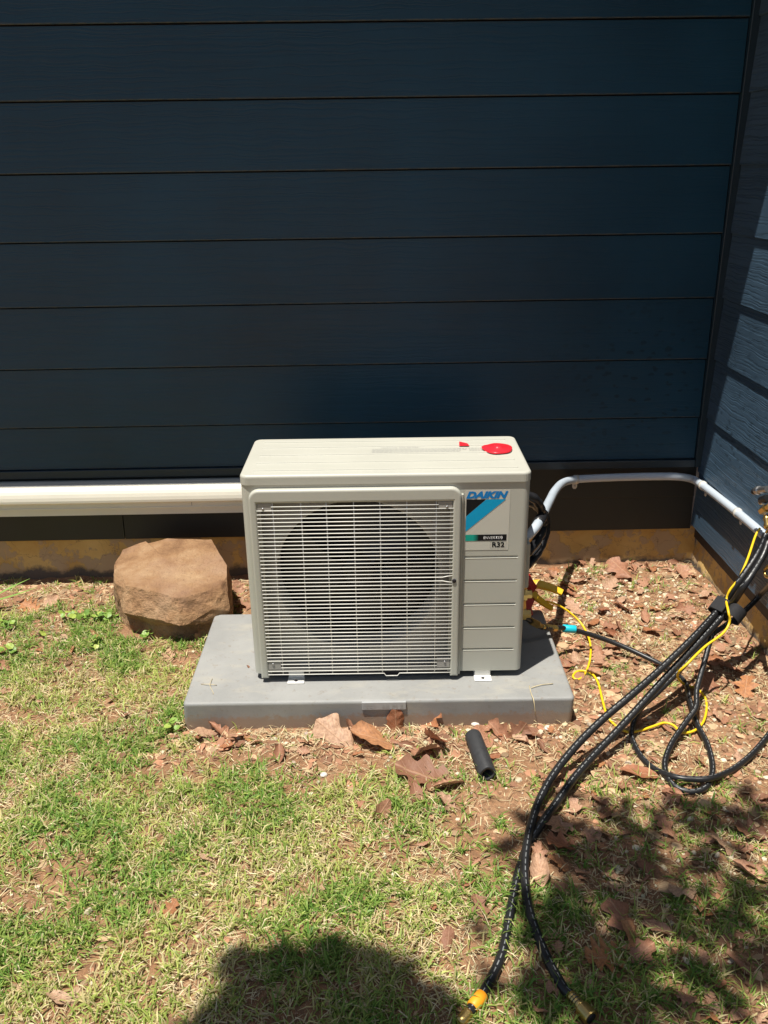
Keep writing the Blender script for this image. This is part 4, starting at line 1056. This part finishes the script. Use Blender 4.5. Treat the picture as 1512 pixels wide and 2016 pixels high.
heroes = [
 # along the foot of the pad
 (662, 1448, 0.080, 40, 26, -32, 'l0', 'curled reddish leaf with a torn hole near the pad foot'),
 (700, 1442, 0.065, 80, 45, 13, 'l1', 'crumpled leaf between the holed leaf and the upright leaf'),
 (778, 1424, 0.061, 10, 80, 0, 'o0', 'pale brown leaf standing upright against the pad front'),
 (836, 1420, 0.077, -60, 39, 19, 'l2', 'curled leaf with raised stalk beside the upright leaf'),
 (740, 1462, 0.085, 75, 15, 10, 'o1', 'broad folded brown leaf lying below the upright leaf'),
 (858, 1458, 0.073, 190, 32, -26, 'r0', 'rolled dark red leaf beside the foam tube end'),
 (845, 1482, 0.071, 150, 19, 26, 'l3', 'narrow curled leaf pointing down from the rolled leaf'),
 (838, 1530, 0.096, 70, 10, -10, 'l4', 'large flat brown leaf on the grass left of the foam tube'),
 (885, 1545, 0.061, 120, 13, 13, 'r1', 'small ragged leaf just below the large flat leaf'),
 (820, 1568, 0.040, 10, 26, 0, 'o2', 'small triangular leaf piece below the large flat leaf'),
 (745, 1604, 0.052, -5, 65, 39, 'o3', 'narrow leaf standing on edge in the grass'),
 (880, 1590, 0.046, 60, 39, 13, 'r2', 'small leaf over a dark gap in the grass'),
 (985, 1447, 0.055, 30, 45, -26, 'r3', 'upright red leaf piece by the pad beyond the foam tube'),
 (1018, 1446, 0.052, -40, 52, 26, 'l5', 'curled orange leaf by the pad near its front corner'),
 (1046, 1440, 0.046, 90, 13, 0, 'o0', 'flat leaf piece under the pad near its front corner'),
 (951, 1452, 0.050, 20, 15, 19, 'o1', 'orange leaf tucked behind the foam tube'),
 (432, 1438, 0.050, 60, 26, 13, 'r4', 'dark broken leaf at the end of the pad by the grass'),
 (408, 1442, 0.040, 100, 19, -13, 'o2', 'small red leaf at the corner of the pad by the grass'),
 (470, 1450, 0.042, 150, 26, 13, 'l6', 'shrivelled leaf with white pebble at the pad foot'),
 (550, 1488, 0.040, 5, 13, 0, 'o3', 'small round leaf on bare soil below the pad'),
 # grass at the left
 (118, 1960, .034, 80, 15, 10, 'o0', 'pinkish leaf lying in dry straw in the lawn'),
 (296, 1785, .022, 20, 25, 0, 'o1', 'small orange leaf of a pair in the lawn'),
 (336, 1788, .028, -20, 45, 20, 'l0', 'folded brown leaf of a pair in the lawn'),
 (410, 1690, .028, 70, 20, 10, 'o2', 'thin brown leaf half hidden in the lawn'),
 (62, 1372, .022, 0, 10, 0, 'o3', 'small grey brown leaf in grass at the picture edge'),
 (12, 1310, .035, 40, 12, 10, 'l1', 'leaf at the picture edge below the strap leaves'),
 (60, 1196, .056, 55, 18, -18, 'l2', 'large lobed brown leaf under the green strap leaves'),
 (100, 1186, .040, -20, 22, 25, 'l6', 'curled leaf with a round hole beside the strap leaves'),
 (190, 1252, .036, 80, 30, 10, 'o1', 'arched orange leaf in front of the clover'),
 (140, 1196, .026, 20, 8, 0, 'r0', 'flat pale leaf on soil behind the clover'),
 (330, 1290, .040, 20, 15, 15, 'r2', 'brown leaf heap between boulder and pad'),
 (400, 1250, .055, 10, 40, 35, 'l3', 'long dry leaf leaning on the edge of the pad'),
 (470, 1160, .045, 30, 45, 0, 'l4', 'curled leaf in the gap between boulder and air conditioner'),
 (482, 1190, .040, 100, 20, 0, 'r1', 'dry leaf behind the pad beside the boulder'),
 # behind the unit, by the corner
 (1222, 1135, .072, 25, 14, -12, 'l5', 'large lobed leaf on gravel below the back wall'),
 (1200, 1160, .045, -40, 25, 12, 'l1', 'curled leaf at the lower side of the large gravel leaf'),
 (1342, 1135, .060, -10, 10, 8, 'l0', 'broad orange leaf near the wall corner'),
 (1340, 1125, .030, 40, 35, 10, 'o2', 'dark red curled leaf on top of the orange leaf'),
 (1270, 1218, .040, 0, 10, 0, 'o3', 'flat orange leaf in the middle of the gravel patch'),
 (1120, 1170, .045, 60, 12, 10, 'l2', 'pinkish leaf under the tip of the yellow clamp'),
 (1130, 1200, .050, 20, 12, -10, 'l6', 'leaf lying under the arch of the yellow cord'),
 (1090, 1135, .038, 60, 35, 0, 'l3', 'pale curled leaf in shade beside the valve box'),
 (1190, 1205, .038, 150, 10, 10, 'r3', 'leaf left of the gravel patch centre'),
 (1290, 1200, .036, 100, 20, 10, 'r1', 'narrow red leaf upright in the gravel'),
 (1395, 1345, .066, 15, 10, 6, 'l4', 'large brown leaf right of the hose loop neck'),
 (1440, 1310, .050, 70, 15, 12, 'r0', 'crumpled leaf under the thick black hose'),
 (1470, 1355, .055, -30, 20, -15, 'l0', 'dark curled leaf at the edge beyond the hose loop'),
 (1430, 1255, .045, 20, 20, 10, 'r4', 'orange brown leaf under the strap'),
 # right foreground
 (1262, 1525, .060, 80, 6, 5, 'o0', 'flat tan leaf inside the arc of hose'),
 (1195, 1598, .040, 140, 15, 10, 'o1', 'reddish leaf on the soil below the hose arc'),
 (1120, 1530, .040, 30, 20, -10, 'l1', 'red leaf lying between the two long hoses'),
 (1090, 1628, .050, 40, 12, 10, 'l2', 'broad leaf close to the crossing of the hoses'),
 (1108, 1668, .050, 80, 20, 10, 'l5', 'arched leaf right of the hose crossing'),
 (1062, 1722, .055, 0, 8, 0, 'o3', 'large brown leaf under the hose with the brass nut'),
 (1100, 1706, .034, 70, 25, 10, 'r2', 'dark leaf tip overlapping the leaf under the hose'),
 (945, 1790, .034, 10, 10, 0, 'l6', 'pale flat leaf left of the hoses on dry grass'),
 (880, 1855, .032, 0, 30, 20, 'o2', 'tan leaf standing at the edge of the shadow'),
 (1215, 1752, .030, 60, 20, 10, 'r0', 'small orange leaf in the shaded grass'),
 (1345, 1760, .042, 100, 14, 14, 'l3', 'pale leaf with pointed lobes in the shaded grass'),
 (1385, 1785, .034, 150, 20, 10, 'l4', 'small leaf beside the pale pointed leaf'),
 (1222, 1812, .055, 20, 10, 8, 'l0', 'large dull leaf above the bright leaf heap'),
 (1195, 1885, .058, 100, 14, -10, 'l1', 'large bright brown leaf in the shaded grass'),
 (1240, 1852, .046, 40, 25, 15, 'r3', 'orange leaf overlapping the large bright leaf'),
 (1262, 1880, .038, -60, 20, 10, 'l6', 'brown leaf right of the large bright leaf'),
 (1300, 1830, .042, 60, 10, 5, 'o0', 'long flat leaf lying in shade beside the leaf heap'),
 (1425, 1668, .048, 80, 28, 10, 'l2', 'arched leaf over a dark hollow in the shade'),
 (1480, 1640, .052, 70, 12, 0, 'l5', 'wide leaf in shade at the picture edge'),
 (1480, 1720, .050, 60, 14, 10, 'o1', 'long curled leaf at the edge under dry stems'),
 (1310, 1630, .040, 20, 10, 5, 'l6', 'flat leaf in the middle of the shaded soil'),
 (1270, 1705, .032, 0, 8, 5, 'o2', 'grey leaf lying flat in the shaded grass'),
 (1440, 1590, .036, 130, 15, 10, 'r1', 'leaf on shaded soil below the end of the hose arc'),
 (1460, 1900, .034, 40, 12, 10, 'r4', 'dark leaf near the bottom corner'),
 (1160, 1660, .030, 10, 12, 8, 'r0', 'small leaf in shaded grass above the leaf heap'),
]
for h in heroes: fallen(*h[:7], h[7], GL)
MARKS = [('the blue hose band', 1120, 1238), ('the yellow clamp handle', 1085, 1160), ('the yellow cord bend', 1163, 1280), ('the small yellow cord loop', 1145, 1330), ('the webbing strap', 1420, 1200), ('the teardrop hose loop', 1358, 1500), ('the neck of the hose loop', 1368, 1390), ('the arc of hose', 1262, 1490), ('the foam tube', 948, 1485), ('the pad nameplate', 748, 1432), ('the pad corner nearest the lawn', 362, 1438), ('the pad corner nearest the hoses', 1128, 1424), ('the boulder', 330, 1255), ('the clover row', 170, 1225), ('the strap leaves', 60, 1160), ('the hose crossing', 1045, 1650), ('the brass nut', 1150, 1990), ('the orange hose band', 945, 1970), ('the large bright leaf', 1195, 1885), ('the pale pointed leaf', 1345, 1760), ('the broad orange leaf', 1342, 1135), ('the large gravel leaf', 1222, 1135), ('the wall corner', 1385, 1080), ('the footing crack', 1150, 1090), ('the hose bundle', 1300, 1330), ('the leaf standing on edge', 745, 1604), ('the edge of the near shadow', 700, 1840), ('the large flat leaf', 838, 1530), ('the arched shaded leaf', 1425, 1668), ('the end of the hose arc', 1490, 1470), ('the end of the pad', 430, 1230), ('the middle gravel leaf', 1270, 1218), ('the large brown leaf by the loop', 1395, 1345), ('the side wall footing', 1440, 1225)]
USED = set()
def frag_label(px, py, kind, size):
    shape = {'l': 'lobed', 'o': 'oval', 'r': 'ragged'}[kind[0]]; sz = 'tiny' if size < .017 else ('small' if size < .025 else 'half-size')
    for m, x, y in sorted(MARKS, key=lambda t: math.hypot(t[1] - px, (t[2] - py) * 1.4)):
        dx, dy = px - x, (py - y) * 1.4
        side = ('right of' if dx > 0 else 'left of') if abs(dx) > abs(dy) else ('below' if dy > 0 else 'above')
        dist = 'just' if math.hypot(dx, dy) < 70 else 'well'
        lb = '%s %s brown leaf fragment lying %s %s %s' % (sz, shape, dist, side, m)
        if lb not in USED: USED.add(lb); return lb
    return 'brown leaf fragment in the leaf litter'
def leaf_drift(n, region, group, seed, size=(.014, .034)):
    r = random.Random(seed); k = 0
    while k < n:
        px = r.uniform(region[0], region[1]); py = r.uniform(region[2], region[3]); p = G(px, py)
        if blocked(p.x, p.y) or p.x > XR - .01: continue
        sz = r.uniform(*size); kd = r.choice('lror') + str(r.randrange(7))
        fallen(px, py, sz, r.uniform(0, 360), r.gauss(0, 16), r.gauss(0, 16), kd, frag_label(px, py, kd, sz), group); k += 1
leaf_drift(62, (1085, 1440, 1120, 1330), 'leaf fragments on the gravel', 1, (.016, .046))
leaf_drift(30, (380, 1090, 1430, 1490), 'leaf fragments along the pad', 2, (.014, .038))
leaf_drift(48, (1060, 1512, 1400, 1700), 'leaf fragments round the hose loop', 3)
leaf_drift(34, (1040, 1512, 1700, 2010), 'leaf fragments in the shaded grass', 4, (.012, .028))
leaf_drift(26, (0, 480, 1170, 1420), 'leaf fragments round the boulder', 5, (.010, .024))
leaf_drift(14, (300, 1000, 1560, 1830), 'leaf fragments in the sunny lawn', 6, (.010, .022))
leaf_drift(18, (1080, 1400, 1085, 1125), 'leaf fragments along the footing', 7, (.018, .034))

# white stones one can pick out
def stone(px, py, s, label):
    p = G(px, py); bm = bmesh.new(); bmesh.ops.create_icosphere(bm, subdivisions=2, radius=1)
    for v in bm.verts: v.co = Vector((v.co.x * s * 1.3, v.co.y * s, v.co.z * s * .7)) * (1 + .25 * mnoise.noise(v.co * 1.7 + Vector((px, 0, 0))))
    bmesh.ops.translate(bm, verts=bm.verts, vec=(p.x, p.y, gz(p.x, p.y) + s * .45))
    tag(bm_obj('stone', bm, M['white_stone']), label, 'stone', 'white stones')
M['white_stone'] = paint('white_stone', (.66, .62, .54), .8, .1, 60, .4, 200)
stone(477, 1431, .008, 'white pebble by the shrivelled leaf at the pad foot')
stone(637, 1528, .007, 'white pebble alone in the lawn below the pad')
stone(1296, 1352, .010, 'white stone under the hose bundle near the loop')
stone(1078, 1436, .008, 'white pebble at the front corner of the pad')
stone(935, 1428, .008, 'white pebble between pad and foam tube')
stone(1180, 1106, .007, 'white pebble behind the gravel by the wall')

# ------------------------------------------------------------------ clover and strap-leaved plants
def round_leaf(seed):
    r = random.Random(seed); n = 12; V = [(0, 0, .05)]; F = []
    for k in range(n):
        a = 2 * math.pi * k / n; rr = 1 - .35 * math.exp(-((a - math.pi / 2) / .35) ** 2) * 1 + r.uniform(-.06, .06); V.append((rr * math.cos(a), rr * math.sin(a), .22 * abs(math.cos(a)) + r.uniform(-.05, .05)))
    for k in range(n): F.append((0, 1 + k, 1 + (k + 1) % n))
    me = bpy.data.meshes.new('leaf'); me.from_pydata(V, [], F); me.materials.append(M['weed']); return me
RL = [round_leaf(i) for i in range(3)]
def clover(px, py, n, spread, label, seed):
    r = random.Random(seed); p = G(px, py); z = gz(p.x, p.y)
    o = thing('clover_plant', label, 'plant', (p.x, p.y, z), 0, 'clover plants near the boulder')
    V = []; F = []
    for k in range(n):
        x, y = r.gauss(0, spread), r.gauss(0, spread * .7); h = r.uniform(.010, .028)
        l = bpy.data.objects.new('leaf', r.choice(RL)); COL.objects.link(l); l.parent = o; l.location = (x, y, h); l.scale = (r.uniform(.008, .0125),) * 3
        l.rotation_euler = (r.gauss(.25, .3), r.gauss(0, .3), r.uniform(0, 6.3))
        i = len(V); V += [(x * .4, y * .4, -.004), (x * .4 + .0012, y * .4, -.004), (x + .0008, y, h), (x, y, h)]; F.append((i, i + 1, i + 2, i + 3))
    pyd('stems', V, F, M['weed'], o)
clover(130, 1225, 8, .018, 'pale green clover on soil left of the boulder', 1)
clover(165, 1222, 9, .018, 'clover in the middle of the row left of the boulder', 2)
clover(205, 1222, 10, .018, 'tall clover touching the boulder', 3)
clover(10, 1240, 9, .02, 'clover at the picture edge below the lobed leaf', 4)
clover(22, 1290, 9, .018, 'yellowish clover at the picture edge', 5)
clover(190, 1278, 8, .018, 'dark clover in the grass in front of the boulder', 6)
clover(290, 1262, 5, .014, 'little clover at the foot of the boulder', 7)
clover(350, 1255, 5, .014, 'little clover between boulder foot and pad', 8)
clover(80, 1258, 5, .018, 'sparse clover in open ground below the lobed leaf', 9)
clover(345, 1440, 6, .016, 'clover beside the pad corner in the lawn', 10)
def strap_plant():
    b = G(-40, 1196); o = thing('strap_leaf_plant', 'long green strap leaves reaching in at the picture edge', 'plant', b)
    for pts in ([(-40, 1196, .0), (-10, 1184, .035), (30, 1172, .05), (74, 1156, .045)], [(-40, 1196, .0), (-15, 1178, .04), (20, 1158, .065), (59, 1139, .07)]):
        P = catmull([G(*p) - b for p in pts], .01); V = []; F = []; n = len(P)
        for i, p in enumerate(P):
            t = (P[min(i + 1, n - 1)] - P[max(i - 1, 0)]).normalized(); s = t.cross(Vector((0, 0, 1))).normalized(); w = .0062 * math.sin(math.pi * (.25 + .74 * i / (n - 1))) + .0004
            V += [p - s * w + Vector((0, 0, w * .35)), p, p + s * w + Vector((0, 0, w * .35))]
        for i in range(n - 1):
            for j in range(2): F.append((i * 3 + j, i * 3 + j + 1, (i + 1) * 3 + j + 1, (i + 1) * 3 + j))
        pyd('leaf', V, F, M['green_strap'], o, True)
strap_plant()

# dry stalks and scraps lying on the pad
def stalk(pts, r, label):
    P = [G(x, y, z) for x, y, z in pts]; o = tube('dry_stalk', catmull(P, .01), r, M['stalk'], None, 5); tag(o, label, 'stalk')
stalk([(1042, 1350, PADZ + .002), (1046, 1366, PADZ + .004), (1051, 1380, PADZ + .003), (1054, 1408, .045)], .0011, 'dry stalk hanging over the front edge of the pad')
stalk([(1046, 1354, PADZ + .003), (1065, 1348, PADZ + .004), (1089, 1346, PADZ + .002)], .0011, 'dry stalk lying flat near the front corner of the pad')
stalk([(396, 1347, PADZ + .001), (413, 1347, PADZ + .006), (427, 1349, PADZ + .001)], .0008, 'thin crossed stalk on the lawn end of the pad')
stalk([(418, 1336, PADZ + .001), (413, 1348, PADZ + .007), (421, 1366, PADZ + .001)], .0007, 'thin dark stalk crossing another on the pad')
fallen(479, 1219, .012, 30, 20, 20, 'r0', 'dark crumpled scrap on the pad beside the air conditioner', None, .001, PADZ)
fallen(493, 1357, .010, 60, 30, 10, 'o1', 'tiny red scrap on the pad before the grille', None, .001, PADZ)

# ------------------------------------------------------------------ tree overhead whose crown shades the lower edge
def tree():
    o = thing('shade_tree', 'leafy tree overhead shading the near lawn', 'tree', (1.5, -4.7, 0))
    base = Vector(o.location)
    rt = lambda r0, r1: (lambda t: r0 + (r1 - r0) * t)
    tube('trunk', catmull([Vector((0, 0, -.1)), Vector((.03, .05, 1.2)), Vector((-.05, .2, 2.4)), Vector((-.25, .6, 3.4)), Vector((-.3, .9, 4.6))], .1), rt(.16, .08), M['bark'], o, 14)
    tips = []
    # places on the ground that lie in shade, carried up along the light
    rg = random.Random(5)
    def up_sun(px, py, h): p = G(px, py); return p - SUN * h
    limbs = []
    for px, py, h in ((650, 2010, 2.9), (840, 1990, 3.0), (1180, 1860, 3.1), (1380, 1690, 3.2), (1420, 1850, 3.0)):
        t = up_sun(px, py, h) - base; limbs.append(t)
        tube('limb', catmull([Vector((-.2, .5, 3.0)), Vector((-.2, .5, 3.0)) * .5 + t * .5 + Vector((0, 0, .25)), t], .08), rt(.05, .008), M['bark'], o, 8)
    V = []; F = []
    def leaf(c, s):
        n = Vector((rg.gauss(0, .5), rg.gauss(0, .5), 1)).normalized(); a = n.orthogonal().normalized(); a.rotate(Matrix.Rotation(rg.uniform(0, 6.28), 3, n)); b = n.cross(a)
        i = len(V); V.extend([c - a * s, c - a * s * .3 + b * s * .55, c + a * s * .45 + b * s * .4, c + a * s, c + a * s * .45 - b * s * .4, c - a * s * .3 - b * s * .55]); F.append(tuple(range(i, i + 6)))
    def shade(poly_blobs, n, s, hs):
        k = 0
        while k < n:
            bx, by, rx, ry = rg.choice(poly_blobs); px = rg.gauss(bx, rx * .5); py = rg.gauss(by, ry * .5)
            if py < 1345: continue
            leaf(up_sun(px, py, rg.uniform(*hs)) - base, rg.uniform(*s)); k += 1
    # solid clump at the lower middle
    dense = [(520, 1950, 70, 55), (620, 1940, 80, 60), (720, 1950, 80, 60), (800, 1990, 70, 40), (640, 2010, 200, 60), (480, 2015, 60, 40), (600, 2080, 240, 60)]
    shade(dense, 560, (.035, .065), (2.8, 5.0))
    dapple = [(1110, 1640, 70, 40), (1200, 1660, 110, 50), (1320, 1640, 120, 50), (1440, 1620, 90, 50), (1250, 1740, 140, 60), (1400, 1740, 120, 60), (1150, 1850, 120, 70), (1320, 1870, 150, 80), (1480, 1840, 90, 90), (1240, 1970, 110, 50), (1120, 1910, 80, 50)]
    for _ in range(54):
        bx, by, rx, ry = rg.choice(dapple); px = rg.gauss(bx, rx * .55); py = rg.gauss(by, ry * .6)
        if py < 1575: continue
        cc = up_sun(px, py, rg.uniform(2.6, 3.8)) - base
        for _ in range(rg.randint(4, 10)): leaf(cc + Vector((rg.gauss(0, .045), rg.gauss(0, .045), rg.gauss(0, .08))), rg.uniform(.025, .05))
    for _ in range(2600):      # the rest of the crown, round and behind the trunk
        c = Vector((rg.gauss(-.2, .9), rg.gauss(-.1, .75), rg.gauss(4.6, .7)))
        if c.y > 1.1: c.y = 1.1 - rg.random() * .5
        leaf(c, rg.uniform(.05, .09))
    pyd('crown', V, F, M['crown'], o)
M['crown'] = paint('tree_leaf', (.06, .11, .03), .5, .3, 5)
tree()
